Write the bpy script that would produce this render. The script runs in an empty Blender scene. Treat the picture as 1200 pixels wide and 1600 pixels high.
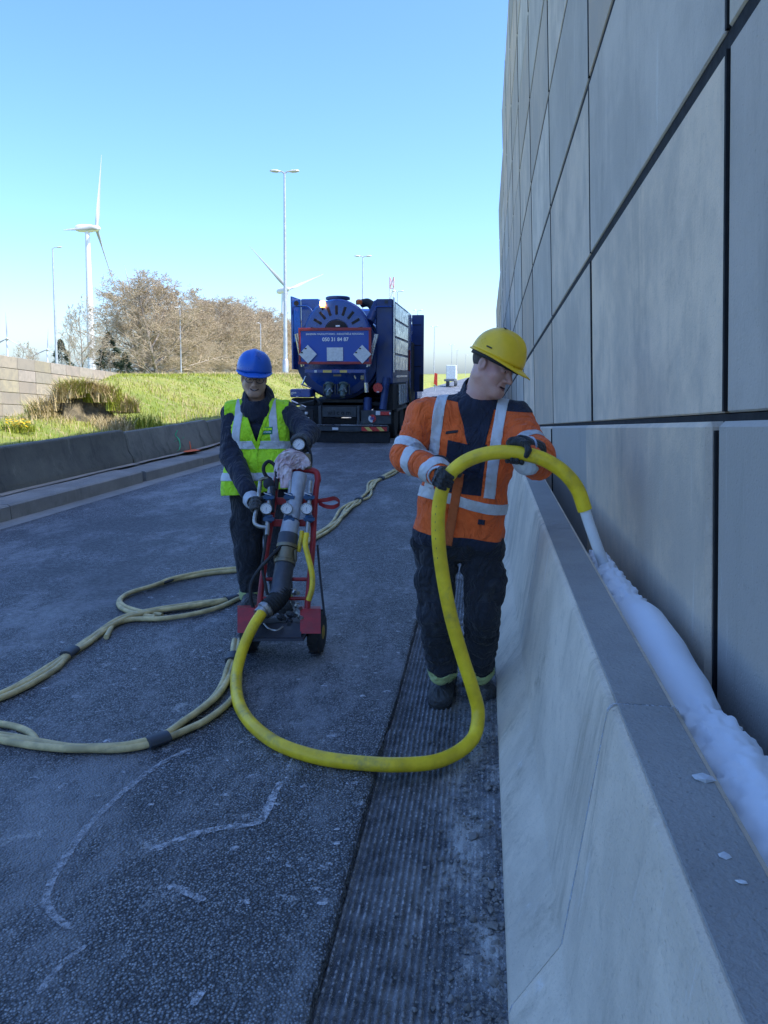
import bpy, bmesh, math, random
import numpy as np
from mathutils import Matrix, Vector
random.seed(7); RNG = np.random.default_rng(11)
sc = bpy.context.scene
col = sc.collection

# ---------------------------------------------------------------- camera, sky, sun, exposure
FPX, VPX, VPY = 1200.0, 757.0, 583.0          # focal length in pixels of a 1200x1600 frame; where the road vanishes
CAM = np.array([0.0, 0.0, 1.63])
PITCH = math.atan((800 - VPY) / FPX)
YAW = math.atan((VPX - 600) / math.hypot(FPX, 800 - VPY))
cf = np.array([-math.sin(YAW) * math.cos(PITCH), math.cos(YAW) * math.cos(PITCH), -math.sin(PITCH)])
cr = np.array([math.cos(YAW), math.sin(YAW), 0.0])
cu = np.cross(cr, cf)
cam_data = bpy.data.cameras.new('camera')
cam_data.sensor_fit = 'HORIZONTAL'; cam_data.sensor_width = 36.0; cam_data.lens = 36.0
cam_data.clip_start = 0.05; cam_data.clip_end = 8000
cam = bpy.data.objects.new('camera', cam_data); col.objects.link(cam)
cam.location = CAM.tolist(); cam.rotation_euler = (math.pi / 2 - PITCH, 0, YAW)
sc.camera = cam

SUN_EL, SUN_AZ = math.radians(55), math.radians(100)     # azimuth clockwise from the driving direction
world = bpy.data.worlds.new('World'); sc.world = world; world.use_nodes = True
wn = world.node_tree.nodes; wn.clear()
sky = wn.new('ShaderNodeTexSky'); sky.sky_type = 'NISHITA'; sky.sun_disc = False
sky.sun_elevation = SUN_EL; sky.sun_rotation = SUN_AZ
sky.altitude = 0; sky.air_density = 1.0; sky.dust_density = 1.5; sky.ozone_density = 9.0
bg = wn.new('ShaderNodeBackground'); bg.inputs['Strength'].default_value = 0.135
wo = wn.new('ShaderNodeOutputWorld')
hs = wn.new('ShaderNodeHueSaturation'); hs.inputs['Hue'].default_value = 0.505; hs.inputs['Saturation'].default_value = 1.08
world.node_tree.links.new(sky.outputs[0], hs.inputs['Color']); world.node_tree.links.new(hs.outputs[0], bg.inputs[0]); world.node_tree.links.new(bg.outputs[0], wo.inputs[0])
sun_d = bpy.data.lights.new('sun', 'SUN'); sun_d.energy = 2.4; sun_d.angle = math.radians(0.53); sun_d.color = (1.0, 0.93, 0.82)
sun = bpy.data.objects.new('sun', sun_d); col.objects.link(sun)
sdir = Vector((math.sin(SUN_AZ) * math.cos(SUN_EL), math.cos(SUN_AZ) * math.cos(SUN_EL), math.sin(SUN_EL)))
sun.rotation_euler = sdir.to_track_quat('Z', 'Y').to_euler(); sun.location = (30, 0, 40)
sc.view_settings.view_transform = 'Standard'; sc.view_settings.look = 'None'
sc.view_settings.exposure = 1.55; sc.view_settings.gamma = 1.0; sc.view_settings.use_curve_mapping = False

sc.cycles.max_bounces = 5; sc.cycles.diffuse_bounces = 3; sc.cycles.glossy_bounces = 2; sc.cycles.transmission_bounces = 2; sc.cycles.transparent_max_bounces = 6

# ---------------------------------------------------------------- survey helpers (photo bearing + real distance -> place)
A_ = np.array
def ray(px, py): return cf + cr * (px - 600) / FPX - cu * (py - 800) / FPX
def W(px, py, z): return CAM + z * ray(px, py)
def G(px, py, h=0.0):
    d = ray(px, py); return CAM + d * ((h - CAM[2]) / d[2])
def onY(px, py, Y):
    d = ray(px, py); return CAM + d * (Y / d[1])
def onX(px, py, X):
    d = ray(px, py); return CAM + d * (X / d[0])
def nrm(v): v = np.asarray(v, float); return v / (np.linalg.norm(v) + 1e-12)
UPG = nrm([0, 0.07, 1.0])                      # plumb direction: the road climbs 7 percent, so plumb leans against its normal
def sst(a, b, x):
    t = np.clip((np.asarray(x, float) - a) / (b - a), 0, 1); return t * t * (3 - 2 * t)

# ---------------------------------------------------------------- objects
def tag(o, label=None, cat=None, group=None, kind=None):
    if label: o['label'] = label
    if cat: o['category'] = cat
    if group: o['group'] = group
    if kind: o['kind'] = kind
    return o
def empty(name, loc, label=None, cat=None, group=None, kind=None):
    o = bpy.data.objects.new(name, None); o.empty_display_size = 0.2
    o.location = [float(c) for c in loc]; col.objects.link(o)
    return tag(o, label, cat, group, kind)
def origin(o):
    p = np.zeros(3)
    while o is not None:
        p = p + A_(o.location); o = o.parent
    return p
def mesh(name, V, Fc, smooth=False):
    me = bpy.data.meshes.new(name)
    V = np.asarray(V, float)
    me.from_pydata(V.tolist(), [], [list(map(int, f)) for f in Fc] if not isinstance(Fc, np.ndarray) else Fc.tolist())
    if smooth: me.polygons.foreach_set('use_smooth', [True] * len(me.polygons))
    me.update(); return me
def add(name, V, Fc, m, parent=None, smooth=False, at=None):
    """one mesh object from world coordinates; its origin is its parent's (or at)"""
    o0 = origin(parent) if parent is not None else (np.zeros(3) if at is None else A_(at, float))
    me = mesh(name, np.asarray(V, float) - o0, Fc, smooth)
    if m is not None: me.materials.append(m)
    o = bpy.data.objects.new(name, me); col.objects.link(o)
    if parent is not None: o.parent = parent
    else: o.location = [float(c) for c in o0]
    return o
def link(name, me, parent=None, loc=(0, 0, 0), rot=None, scale=None):
    o = bpy.data.objects.new(name, me); col.objects.link(o); o.parent = parent; o.location = [float(c) for c in loc]
    if rot is not None: o.rotation_euler = rot
    if scale is not None: o.scale = scale
    return o
class MB:
    def __init__(s): s.V = []; s.F = []
    def raw(s, V, Fc):
        b = len(s.V); s.V += [list(map(float, v)) for v in V]; s.F += [[b + int(i) for i in f] for f in Fc]; return s
    def box(s, c, d, R=None, bev=0.0):
        c = A_(c, float); hx, hy, hz = [x / 2 for x in d]
        if bev <= 0:
            v = [(x, y, z) for x in (-hx, hx) for y in (-hy, hy) for z in (-hz, hz)]
            f = [(0, 1, 3, 2), (4, 6, 7, 5), (0, 4, 5, 1), (2, 3, 7, 6), (0, 2, 6, 4), (1, 5, 7, 3)]
        else:
            b = min(bev, hx * .9, hy * .9, hz * .9); v = []; f = []
            idx = {}
            for sx in (-1, 1):
                for sy in (-1, 1):
                    for sz in (-1, 1):
                        for ax in range(3):
                            p = [sx * hx, sy * hy, sz * hz]; 
                            for q in range(3):
                                if q != ax: p[q] -= (sx, sy, sz)[q] * b
                            idx[(sx, sy, sz, ax)] = len(v); v.append(tuple(p))
            S = (-1, 1)
            for ax in range(3):
                o1, o2 = [q for q in range(3) if q != ax]
                for s0 in S:
                    def key(a, b2):
                        k = [0, 0, 0]; k[ax] = s0; k[o1] = a; k[o2] = b2; return idx[(k[0], k[1], k[2], ax)]
                    q = [key(-1, -1), key(1, -1), key(1, 1), key(-1, 1)]
                    f.append(q)
                    for a in S: pass
            for ax in range(3):
                o1, o2 = [q for q in range(3) if q != ax]
                for a in S:
                    for b2 in S:
                        def k2(t, face):
                            k = [0, 0, 0]; k[ax] = t; k[o1] = a; k[o2] = b2; return idx[(k[0], k[1], k[2], face)]
                        f.append([k2(-1, o1), k2(1, o1), k2(1, o2), k2(-1, o2)])
            for sx in S:
                for sy in S:
                    for sz in S: f.append([idx[(sx, sy, sz, q)] for q in range(3)])
        v = np.array(v)
        if R is not None: v = v @ np.asarray(R).T
        return s.raw(v + c, f)
    def tube(s, pts, r, n=10, caps=True):
        pts = np.asarray(pts, float); m = len(pts)
        rr = np.full(m, r) if np.isscalar(r) else np.asarray(r, float)
        t = np.gradient(pts, axis=0); t /= np.linalg.norm(t, axis=1)[:, None] + 1e-12
        a = np.cross(t[0], [0, 0, 1]); 
        if np.linalg.norm(a) < 1e-3: a = np.cross(t[0], [1, 0, 0])
        a = nrm(a); rings = []
        for i in range(m):
            a = nrm(a - t[i] * (a @ t[i])); b = np.cross(t[i], a)
            th = np.arange(n) * 2 * math.pi / n
            rings.append(pts[i] + rr[i] * (np.cos(th)[:, None] * a + np.sin(th)[:, None] * b))
        V = np.concatenate(rings); Fc = []
        for i in range(m - 1):
            for j in range(n):
                k = (j + 1) % n; Fc.append((i * n + j, i * n + k, (i + 1) * n + k, (i + 1) * n + j))
        if caps: Fc.append(tuple(range(n - 1, -1, -1))); Fc.append(tuple((m - 1) * n + j for j in range(n)))
        return s.raw(V, Fc)
    def cyl(s, a, b, r, n=16, r2=None): return s.tube([a, b], [r, r if r2 is None else r2], n)
    def lathe(s, c, ax, prof, n=24, up=None):
        """prof: (radius, height along axis)"""
        ax = nrm(ax); a = np.cross(ax, [0, 0, 1.0] if up is None else up)
        if np.linalg.norm(a) < 1e-3: a = np.cross(ax, [1.0, 0, 0])
        a = nrm(a); b = np.cross(ax, a); th = np.arange(n) * 2 * math.pi / n; V = []; Fc = []
        for (r, h) in prof: V += list(A_(c) + ax * h + r * (np.cos(th)[:, None] * a + np.sin(th)[:, None] * b))
        m = len(prof)
        for i in range(m - 1):
            for j in range(n):
                k = (j + 1) % n; Fc.append((i * n + j, i * n + k, (i + 1) * n + k, (i + 1) * n + j))
        Fc.append(tuple(range(n - 1, -1, -1))); Fc.append(tuple((m - 1) * n + j for j in range(n)))
        return s.raw(V, Fc)
    def prism(s, poly, ext):
        """closed polygon (world points) pushed along vector ext"""
        poly = np.asarray(poly, float); n = len(poly); V = np.concatenate([poly, poly + A_(ext)])
        Fc = [tuple(range(n - 1, -1, -1)), tuple(range(n, 2 * n))] + [(i, (i + 1) % n, n + (i + 1) % n, n + i) for i in range(n)]
        return s.raw(V, Fc)
    def build(s, name, m, parent=None, smooth=False, at=None):
        o = add(name, s.V, s.F, m, parent, smooth, at)
        bm = bmesh.new(); bm.from_mesh(o.data); bmesh.ops.recalc_face_normals(bm, faces=bm.faces); bm.to_mesh(o.data); bm.free()
        if smooth: auto(o)
        return o
def auto(o, ang=40):
    me = o.data; me.polygons.foreach_set('use_smooth', [True] * len(me.polygons))
    bm = bmesh.new(); bm.from_mesh(me); lim = math.radians(ang)
    for e in bm.edges:
        if len(e.link_faces) == 2 and e.calc_face_angle(0) > lim: e.smooth = False
    bm.to_mesh(me); bm.free()
def spline(P, n=12):
    P = np.asarray(P, float); Q = np.vstack([2 * P[0] - P[1], P, 2 * P[-1] - P[-2]]); out = []
    for i in range(1, len(Q) - 2):
        p0, p1, p2, p3 = Q[i - 1], Q[i], Q[i + 1], Q[i + 2]
        d = [max(np.linalg.norm(b - a), 1e-6) ** .5 for a, b in ((p0, p1), (p1, p2), (p2, p3))]
        t0 = 0; t1 = d[0]; t2 = t1 + d[1]; t3 = t2 + d[2]
        for t in np.linspace(t1, t2, n, endpoint=False):
            a1 = (t1 - t) / (t1 - t0) * p0 + (t - t0) / (t1 - t0) * p1; a2 = (t2 - t) / (t2 - t1) * p1 + (t - t1) / (t2 - t1) * p2
            a3 = (t3 - t) / (t3 - t2) * p2 + (t - t2) / (t3 - t2) * p3
            b1 = (t2 - t) / (t2 - t0) * a1 + (t - t0) / (t2 - t0) * a2; b2 = (t3 - t) / (t3 - t1) * a2 + (t - t1) / (t3 - t1) * a3
            out.append((t2 - t) / (t2 - t1) * b1 + (t - t1) / (t2 - t1) * b2)
    out.append(P[-1]); return np.array(out)
_lat = RNG.random((32, 32, 32))
def vnoise(p):
    p = np.asarray(p, float); i = np.floor(p).astype(int); f = p - i; f = f * f * (3 - 2 * f); i &= 31; j = (i + 1) & 31
    x0, y0, z0 = i.T; x1, y1, z1 = j.T; fx, fy, fz = f.T
    L = _lat
    c = lambda a, b, d: L[a, b, d]
    return ((c(x0, y0, z0) * (1 - fx) + c(x1, y0, z0) * fx) * (1 - fy) + (c(x0, y1, z0) * (1 - fx) + c(x1, y1, z0) * fx) * fy) * (1 - fz) + \
           ((c(x0, y0, z1) * (1 - fx) + c(x1, y0, z1) * fx) * (1 - fy) + (c(x0, y1, z1) * (1 - fx) + c(x1, y1, z1) * fx) * fy) * fz
def fbm(p, o=3):
    p = np.asarray(p, float); s = 0; a = .5
    for k in range(o): s = s + a * (vnoise(p * 2 ** k + 3.7 * k) - .5) * 2; a *= .5
    return s

# ---------------------------------------------------------------- materials
class NT:
    def __init__(s, name):
        s.m = bpy.data.materials.new(name); s.m.use_nodes = True; s.t = s.m.node_tree; s.n = s.t.nodes; s.l = s.t.links
        s.b = s.n['Principled BSDF']; s.tc = s.n.new('ShaderNodeTexCoord'); s.oi = s.n.new('ShaderNodeObjectInfo')
        ad = s.n.new('ShaderNodeVectorMath'); ad.operation = 'MULTIPLY_ADD'
        s.l.new(s.oi.outputs['Random'], ad.inputs[0]); ad.inputs[1].default_value = (37, 91, 53); s.l.new(s.tc.outputs['Object'], ad.inputs[2])
        s.obj = ad.outputs[0]
    def put(s, sock, v):
        if isinstance(v, bpy.types.NodeSocket): s.l.new(v, sock)
        elif v is not None:
            if hasattr(sock.default_value, '__len__') and not hasattr(v, '__len__'): v = (v,) * len(sock.default_value)
            if hasattr(sock.default_value, '__len__') and len(sock.default_value) == 4 and len(v) == 3: v = tuple(v) + (1,)
            sock.default_value = v
    def map(s, scale=(1, 1, 1), vec=None):
        q = s.n.new('ShaderNodeMapping'); s.l.new(vec or s.obj, q.inputs[0]); q.inputs['Scale'].default_value = scale; return q.outputs[0]
    def noise(s, scale, detail=4, rough=.55, vec=None, dist=0):
        q = s.n.new('ShaderNodeTexNoise'); s.l.new(vec or s.obj, q.inputs['Vector']); q.inputs['Scale'].default_value = scale
        q.inputs['Detail'].default_value = detail; q.inputs['Roughness'].default_value = rough; q.inputs['Distortion'].default_value = dist; return q.outputs['Fac']
    def vor(s, scale, out='Distance', feat='F1', vec=None):
        q = s.n.new('ShaderNodeTexVoronoi'); s.l.new(vec or s.obj, q.inputs['Vector']); q.inputs['Scale'].default_value = scale; q.feature = feat; return q.outputs[out]
    def wave(s, scale, dist=2, vec=None, axis='X'):
        q = s.n.new('ShaderNodeTexWave'); s.l.new(vec or s.obj, q.inputs['Vector']); q.inputs['Scale'].default_value = scale; q.inputs['Distortion'].default_value = dist; q.bands_direction = axis; return q.outputs['Fac']
    def ramp(s, v, a, b, ca=(0, 0, 0), cb=(1, 1, 1)):
        q = s.n.new('ShaderNodeMapRange'); q.interpolation_type = 'SMOOTHSTEP'; s.put(q.inputs[0], v); q.inputs[1].default_value = a; q.inputs[2].default_value = b
        if isinstance(ca, (int, float)): q.inputs[3].default_value = ca; q.inputs[4].default_value = cb
        return q.outputs[0]
    def mix(s, f, a, b, mode='MIX'):
        q = s.n.new('ShaderNodeMix'); q.data_type = 'RGBA'; q.blend_type = mode; s.put(q.inputs[0], f); s.put(q.inputs[6], a); s.put(q.inputs[7], b); return q.outputs[2]
    def math(s, op, a, b=0.0):
        q = s.n.new('ShaderNodeMath'); q.operation = op; s.put(q.inputs[0], a); s.put(q.inputs[1], b); return q.outputs[0]
    def bump(s, h, strength=.3, dist=.01, prev=None):
        q = s.n.new('ShaderNodeBump'); s.put(q.inputs['Height'], h); q.inputs['Strength'].default_value = strength; q.inputs['Distance'].default_value = dist
        if prev is not None: s.l.new(prev, q.inputs['Normal'])
        return q.outputs[0]
    def done(s, color, rough=.7, normal=None, metal=0.0, **kw):
        s.put(s.b.inputs['Base Color'], color); s.put(s.b.inputs['Roughness'], rough); s.put(s.b.inputs['Metallic'], metal)
        if normal is not None: s.l.new(normal, s.b.inputs['Normal'])
        for k, v in kw.items(): s.put(s.b.inputs[k.replace('_', ' ')], v)
        return s.m
def simple(name, c, rough=.5, metal=0.0, var=.25, scale=12, bump=.15, bscale=60, dirt=None, bdist=.004, **kw):
    """painted / plastic / metal surface: a base colour with patchy wear, dust and fine relief"""
    t = NT(name); c = A_(c, float)
    k = t.ramp(t.noise(scale, 5, .6), .3, .72)
    cc = t.mix(k, tuple(c * (1 - var)), tuple(np.minimum(c * (1 + var * .6), 1)))
    if dirt is not None: cc = t.mix(t.math('MULTIPLY', t.ramp(t.noise(scale * .6, 6, .7), .5, .75), dirt[3]), cc, dirt[:3])
    return t.done(cc, t.ramp(t.noise(scale * 2, 3), .2, .8, max(rough - .1, .02), min(rough + .12, 1)), t.bump(t.noise(bscale, 4, .6), bump, bdist), metal, **kw)

# ---------------------------------------------------------------- surface materials
def m_asphalt():
    t = NT('asphalt'); big = t.noise(.6, 4, .6); st = t.vor(120); cellc = t.vor(120, 'Color')
    sep = t.n.new('ShaderNodeSeparateColor'); t.l.new(cellc, sep.inputs[0])
    c = t.mix(t.ramp(big, .3, .75), (.15, .165, .185), (.26, .28, .305))
    c = t.mix(t.math('MULTIPLY', t.ramp(sep.outputs[0], .45, 1), .85), c, (.46, .48, .50))
    c = t.mix(t.math('MULTIPLY', t.ramp(sep.outputs[1], .5, 1), .8), c, (.035, .038, .046))
    c = t.mix(t.math('MULTIPLY', t.ramp(st, .34, .58), .9), c, (.022, .024, .03))
    c = t.mix(t.math('MULTIPLY', t.ramp(t.noise(1.5, 7, .78, t.map((1, .45, 1))), .46, .66), .78), c, (.30, .315, .335))
    c = t.mix(t.math('MULTIPLY', t.ramp(t.noise(6, 6, .8), .58, .70), .65), c, (.50, .51, .52))
    c = t.mix(t.math('MULTIPLY', t.ramp(t.noise(.45, 3, .6), .50, .64), .75), c, (.06, .064, .074))
    n = t.bump(t.math('SUBTRACT', 1, st), 1.0, .009); n = t.bump(t.noise(4, 3), .3, .02, n)
    return t.done(c, t.ramp(t.noise(30, 2), .3, .7, .42, .68), n)
def m_milled():
    t = NT('milled_asphalt'); st = t.vor(110); st2 = t.vor(45)
    c = t.mix(t.ramp(t.noise(14, 6, .7), .35, .7), (.07, .075, .082), (.21, .22, .23))
    c = t.mix(t.ramp(t.noise(240, 2, .5), .6, .72), c, (.42, .42, .41))
    gx_ = t.n.new('ShaderNodeSeparateXYZ'); t.l.new(t.tc.outputs['Object'], gx_.inputs[0])
    rd = t.math('SINE', t.math('MULTIPLY', gx_.outputs[0], 2 * math.pi / .0225)); c = t.mix(t.math('MULTIPLY', t.ramp(rd, .1, .95), t.math('MULTIPLY', t.ramp(t.noise(55, 4, .7), .46, .64), t.ramp(t.noise(5, 4, .7), .35, .62, .15, .9))), c, (.52, .53, .54))
    dust = t.math('MULTIPLY', t.ramp(t.noise(7, 8, .75, t.map((1, .5, 1))), .46, .62), .8)
    sx = t.n.new('ShaderNodeSeparateXYZ'); t.l.new(t.tc.outputs['Object'], sx.inputs[0])
    side = t.ramp(sx.outputs[0], -.32, .02)
    c = t.mix(t.math('MULTIPLY', dust, side), c, (.50, .49, .46))
    n = t.bump(t.math('SUBTRACT', 1, st), .8, .006); n = t.bump(t.noise(60, 6, .7), .6, .012, n)
    return t.done(c, .85, n)
def m_concrete(name, warm, cool, streak=.5, stain=(.07, .075, .08), stainamt=.5, fine=.25, ss=19):
    t = NT(name)
    base = t.mix(t.oi.outputs['Random'], warm, cool)
    base = t.mix(1.0, base, t.oi.outputs['Color'], 'MULTIPLY')
    base = t.mix(t.math('MULTIPLY', t.ramp(t.noise(1.6, 5, .65), .35, .65), .6), base, tuple(A_(cool) * .66))
    s1 = t.noise(3.4, 9, .78, t.map((1, 1, .16)), .4); s2 = t.noise(ss, 6, .75, t.map((1, 1, .10)), .5)
    base = t.mix(t.math('MULTIPLY', t.ramp(s1, .5, .75), streak), base, stain)
    base = t.mix(t.math('MULTIPLY', t.ramp(s2, .58, .8), streak * .8), base, tuple(np.minimum(A_(warm) * 1.7, .85)))
    base = t.mix(t.math('MULTIPLY', t.ramp(t.noise(2.6, 7, .75), .56, .78), stainamt), base, stain)
    base = t.mix(t.math('MULTIPLY', t.ramp(t.noise(11, 8, .8), .52, .70), stainamt * .7), base, tuple(A_(cool) * .62))
    base = t.mix(t.math('MULTIPLY', t.ramp(t.noise(140, 3, .6), .58, .72), .45), base, tuple(A_(cool) * .5))
    base = t.mix(t.math('MULTIPLY', t.ramp(t.vor(26), .02, .10, 1.0, 0.0), .5), base, tuple(A_(cool) * .35))
    n = t.bump(t.noise(90, 3, .65), fine * 1.6, .005)
    pits = t.ramp(t.vor(40), .0, .16, 0.0, 1.0); n = t.bump(pits, .5, .006, n)
    return t.done(base, .82, n)
def m_ground(name, a, b, c3, sc_=.6):
    t = NT(name); c = t.mix(t.ramp(t.noise(sc_, 6, .65), .35, .65), a, b); c = t.mix(t.ramp(t.noise(sc_ * 5, 6, .7), .5, .7), c, c3)
    return t.done(c, .95, t.bump(t.noise(14, 6, .7), .7, .04))
M = {}
M['asphalt'] = m_asphalt(); M['milled'] = m_milled()
M['panel'] = m_concrete('wall_concrete', (.72, .60, .475), (.62, .555, .475), .5, (.27, .245, .21), .42)
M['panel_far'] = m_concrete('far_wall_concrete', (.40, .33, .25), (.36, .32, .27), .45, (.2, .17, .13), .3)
M['barrier'] = m_concrete('barrier_concrete', (.80, .67, .51), (.73, .625, .49), .75, (.24, .20, .14), .9, .5, 11)
M['old_barrier'] = m_concrete('weathered_concrete', (.15, .155, .13), (.1, .11, .105), .95, (.026, .034, .032), .8, .5, 6)
M['kerb'] = m_concrete('kerb_concrete', (.32, .31, .285), (.26, .26, .245), .5, (.1, .105, .1), .6, .6)
M['soil'] = m_ground('embankment_soil', (.17, .23, .035), (.28, .29, .07), (.34, .29, .15))
M['far_ground'] = m_ground('far_field', (.12, .14, .05), (.19, .18, .08), (.2, .17, .1), .03)
M['verge'] = m_ground('verge_soil', (.1, .1, .09), (.15, .14, .12), (.08, .08, .07))
M['joint'] = simple('joint_rubber', (.008, .008, .009), .9); M['coping'] = m_concrete('coping_concrete', (.36, .34, .31), (.32, .31, .29), .2, (.15, .15, .145), .55, .5)
def m_leaf(name, a, b, rough=.6, trans=.0):
    t = NT(name); c = t.mix(t.noise(1.1, 3), a, b); c = t.mix(t.math('MULTIPLY', t.ramp(t.noise(9, 3), .4, .7), .5), c, tuple(A_(a) * 1.5)); return t.done(c, rough)
M['grass'] = m_leaf('grass_blades', (.19, .265, .015), (.40, .40, .045)); M['dry'] = m_leaf('dry_grass', (.42, .33, .16), (.55, .45, .25))
M['stone'] = simple('rubble', (.22, .215, .205), .9, var=.4, scale=20, bump=.6)
M['white_crumb'] = simple('white_crumb', (.62, .64, .66), .8)
def m_streak():
    t = NT('chalk_streak'); sc_ = t.n.new('ShaderNodeSeparateColor'); t.l.new(t.oi.outputs['Color'], sc_.inputs[0]); a = t.math('MULTIPLY', t.ramp(t.noise(45, 9, .82), .40, .62), sc_.outputs[0])
    return t.done((.55, .57, .6), .9, t.bump(t.noise(120), .4, .004), Alpha=a)
M['streak'] = m_streak()

# ---------------------------------------------------------------- road and milled strip
EDGE = -.415
ys = np.concatenate([np.arange(-4, 11, .018), np.arange(11, 46, .25)])
jag = EDGE + .010 * fbm(np.stack([ys * 9, ys * 0, ys * 0 + 2.3], 1), 4) + .006 * (RNG.random(len(ys)) - .5) + .012 * fbm(np.stack([ys * 1.3, ys * 0, ys * 0], 1), 2)
V = []; Fc = []
for i, y in enumerate(ys):
    V += [(-7.0, y, 0), (-.55, y, 0), (jag[i] - .012, y, 0), (jag[i], y, -.006), (jag[i] + .008, y, -.06)]
for i in range(len(ys) - 1):
    for k in range(4):
        a = i * 5 + k; Fc.append((a, a + 1, a + 6, a + 5))
b = len(V); V += [(-7, 46, 0), (3.5, 46, 0), (3.5, 420, 0), (-7, 420, 0)]; Fc.append((b, b + 1, b + 2, b + 3))
tag(add('road', V, Fc, M['asphalt']), kind='structure')
# a planed-down lane edge: fine grooves along the road, crumbs piling up towards the barrier
gx = np.concatenate([np.linspace(-.46, .13, 132), [.3, .72]]); gy = np.concatenate([np.arange(-1, 7.5, .02), np.arange(7.5, 46.1, .35)])
XX, YY = np.meshgrid(gx, gy)
P = np.stack([XX.ravel(), YY.ravel(), 0 * XX.ravel()], 1)
groove = .0058 * np.sin(2 * math.pi * XX.ravel() / .0225 + .35 * fbm(P * [2, 1.2, 1] + 9, 2))
fade = 1 - sst(-.2, .0, XX.ravel() + .12 * fbm(P * [3, 1.5, 1] + 4, 3))
rub = .030 * sst(-.14, .08, XX.ravel() + .09 * fbm(P * [5, 2.5, 1], 3)) * (.5 + vnoise(P * [14, 14, 1])) + .016 * np.clip(fbm(P * [26, 26, 1], 4), 0, 1) * sst(-.3, 0, XX.ravel())
ridge = .02 * np.exp(-((YY.ravel() - 3.35 - .1 * XX.ravel()) / .05) ** 2) * (.4 + vnoise(P * [30, 30, 1]))
Z = -.036 + groove * (fade * .85 + .15) * (.6 + .8 * vnoise(P * [60, 25, 1])) + rub + ridge + .003 * fbm(P * [60, 60, 1], 2)
nX = len(gx); Fc = [(j * nX + i, j * nX + i + 1, (j + 1) * nX + i + 1, (j + 1) * nX + i) for j in range(len(gy) - 1) for i in range(nX - 1)]
tag(add('milled_road_strip', np.stack([XX.ravel(), YY.ravel(), Z], 1), Fc, M['milled'], smooth=True), kind='structure')

ICO = [(-.53, 0, .85), (.53, 0, .85), (-.53, 0, -.85), (.53, 0, -.85), (0, .85, .53), (0, .85, -.53), (0, -.85, .53), (0, -.85, -.53), (.85, .53, 0), (-.85, .53, 0), (.85, -.53, 0), (-.85, -.53, 0)]
ICF = [(0, 4, 1), (0, 9, 4), (9, 5, 4), (4, 5, 8), (4, 8, 1), (8, 10, 1), (8, 3, 10), (5, 3, 8), (5, 2, 3), (2, 7, 3), (7, 10, 3), (7, 6, 10), (7, 11, 6), (11, 0, 6), (0, 1, 6), (6, 1, 10), (9, 0, 11), (9, 11, 2), (9, 2, 5), (7, 2, 11)]
def pebbles(name, pts, sizes, m, squash=.7, label=None, cat=None):
    V = []; Fc = []; ic = A_(ICO)
    for (p, s) in zip(pts, sizes):
        b = len(V); v = ic * s * (.7 + .6 * RNG.random((12, 1))) * [1, 1, squash]
        a = RNG.random() * 6.28; R = A_([[math.cos(a), -math.sin(a), 0], [math.sin(a), math.cos(a), 0], [0, 0, 1]])
        V += list(v @ R.T * [1, RNG.uniform(.7, 1.3), 1] + p); Fc += [(x + b, y + b, z + b) for x, y, z in ICF]
    return tag(add(name, V, Fc, m), label, cat, kind='stuff')
n = 8000
px_ = .115 - np.abs(RNG.normal(0, .13, n)); py_ = 1.0 + 7.5 * RNG.random(n) ** 1.6
ok = px_ > EDGE + .02; px_, py_ = px_[ok], py_[ok]
sz = RNG.lognormal(-5.75, .55, len(px_)); near = sst(-.12, .1, px_)
pebbles('rubble', np.stack([px_, py_, -.03 + .026 * near + sz * .3], 1), np.clip(sz, .002, .02), M['stone'], label='grey crumbled mortar and grit along the barrier foot', cat='rubble')
n = 900
fx = RNG.uniform(-2.6, EDGE - .02, n); fy = 1.3 + 5.5 * RNG.random(n) ** 1.5
cl = vnoise(np.stack([fx * 1.4, fy * 1.1, fx * 0 + 5], 1)) + .25 * (fx > -1.1)
k = cl > .5; fx, fy = fx[k], fy[k]; sz = np.clip(RNG.lognormal(-5.0, .6, len(fx)), .002, .022)
fp = np.stack([fx, fy, fx * 0 + .001], 1)
V = []; Fc = []
for p, s in zip(fp, sz):
    m_ = 9; b = len(V); a0 = RNG.random() * 6
    V.append(p + [0, 0, .004])
    for q in range(m_):
        rr = s * (.45 + .9 * RNG.random()); V.append(p + [rr * 1.4 * math.cos(a0 + q * 6.283 / m_), rr * math.sin(a0 + q * 6.283 / m_), .0005])
    Fc += [(b, b + 1 + q, b + 1 + (q + 1) % m_) for q in range(m_)]
tag(add('spatter', V, Fc, M['streak']), 'dried white mortar spatter flecks on the asphalt', 'spatter', kind='stuff')
def streak(pix, w0, label, z=.004, al=1.0):
    P = spline([G(*p) for p in pix], 10); t = np.gradient(P, axis=0); nn = np.stack([-t[:, 1], t[:, 0], 0 * t[:, 0]], 1); nn /= np.linalg.norm(nn, axis=1)[:, None]
    w = w0 * (.6 + .7 * vnoise(P * 30 + 3)) * np.minimum(1, np.minimum(np.arange(len(P)), np.arange(len(P))[::-1]) / 3 + .3)
    V = np.concatenate([P + nn * w[:, None], P - nn * w[:, None]]); V[:, 2] = z; m_ = len(P)
    tag(add('chalk_streak', V, [(i, i + 1, m_ + i + 1, m_ + i) for i in range(m_ - 1)], M['streak']), label, 'chalk mark').color = (al, al, al, 1)
streak([(440, 1222), (430, 1238), (418, 1265), (405, 1285), (385, 1290), (345, 1295), (310, 1303), (275, 1315), (235, 1330)], .017, 'bold hooked white chalk streak on the asphalt, ending below the yellow hose')
streak([(300, 1170), (262, 1188), (225, 1212), (180, 1250), (135, 1295), (100, 1345), (78, 1385), (72, 1410), (84, 1432), (112, 1452)], .014, 'long faint curved chalk streak on the asphalt at left', .004, .8)
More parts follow.
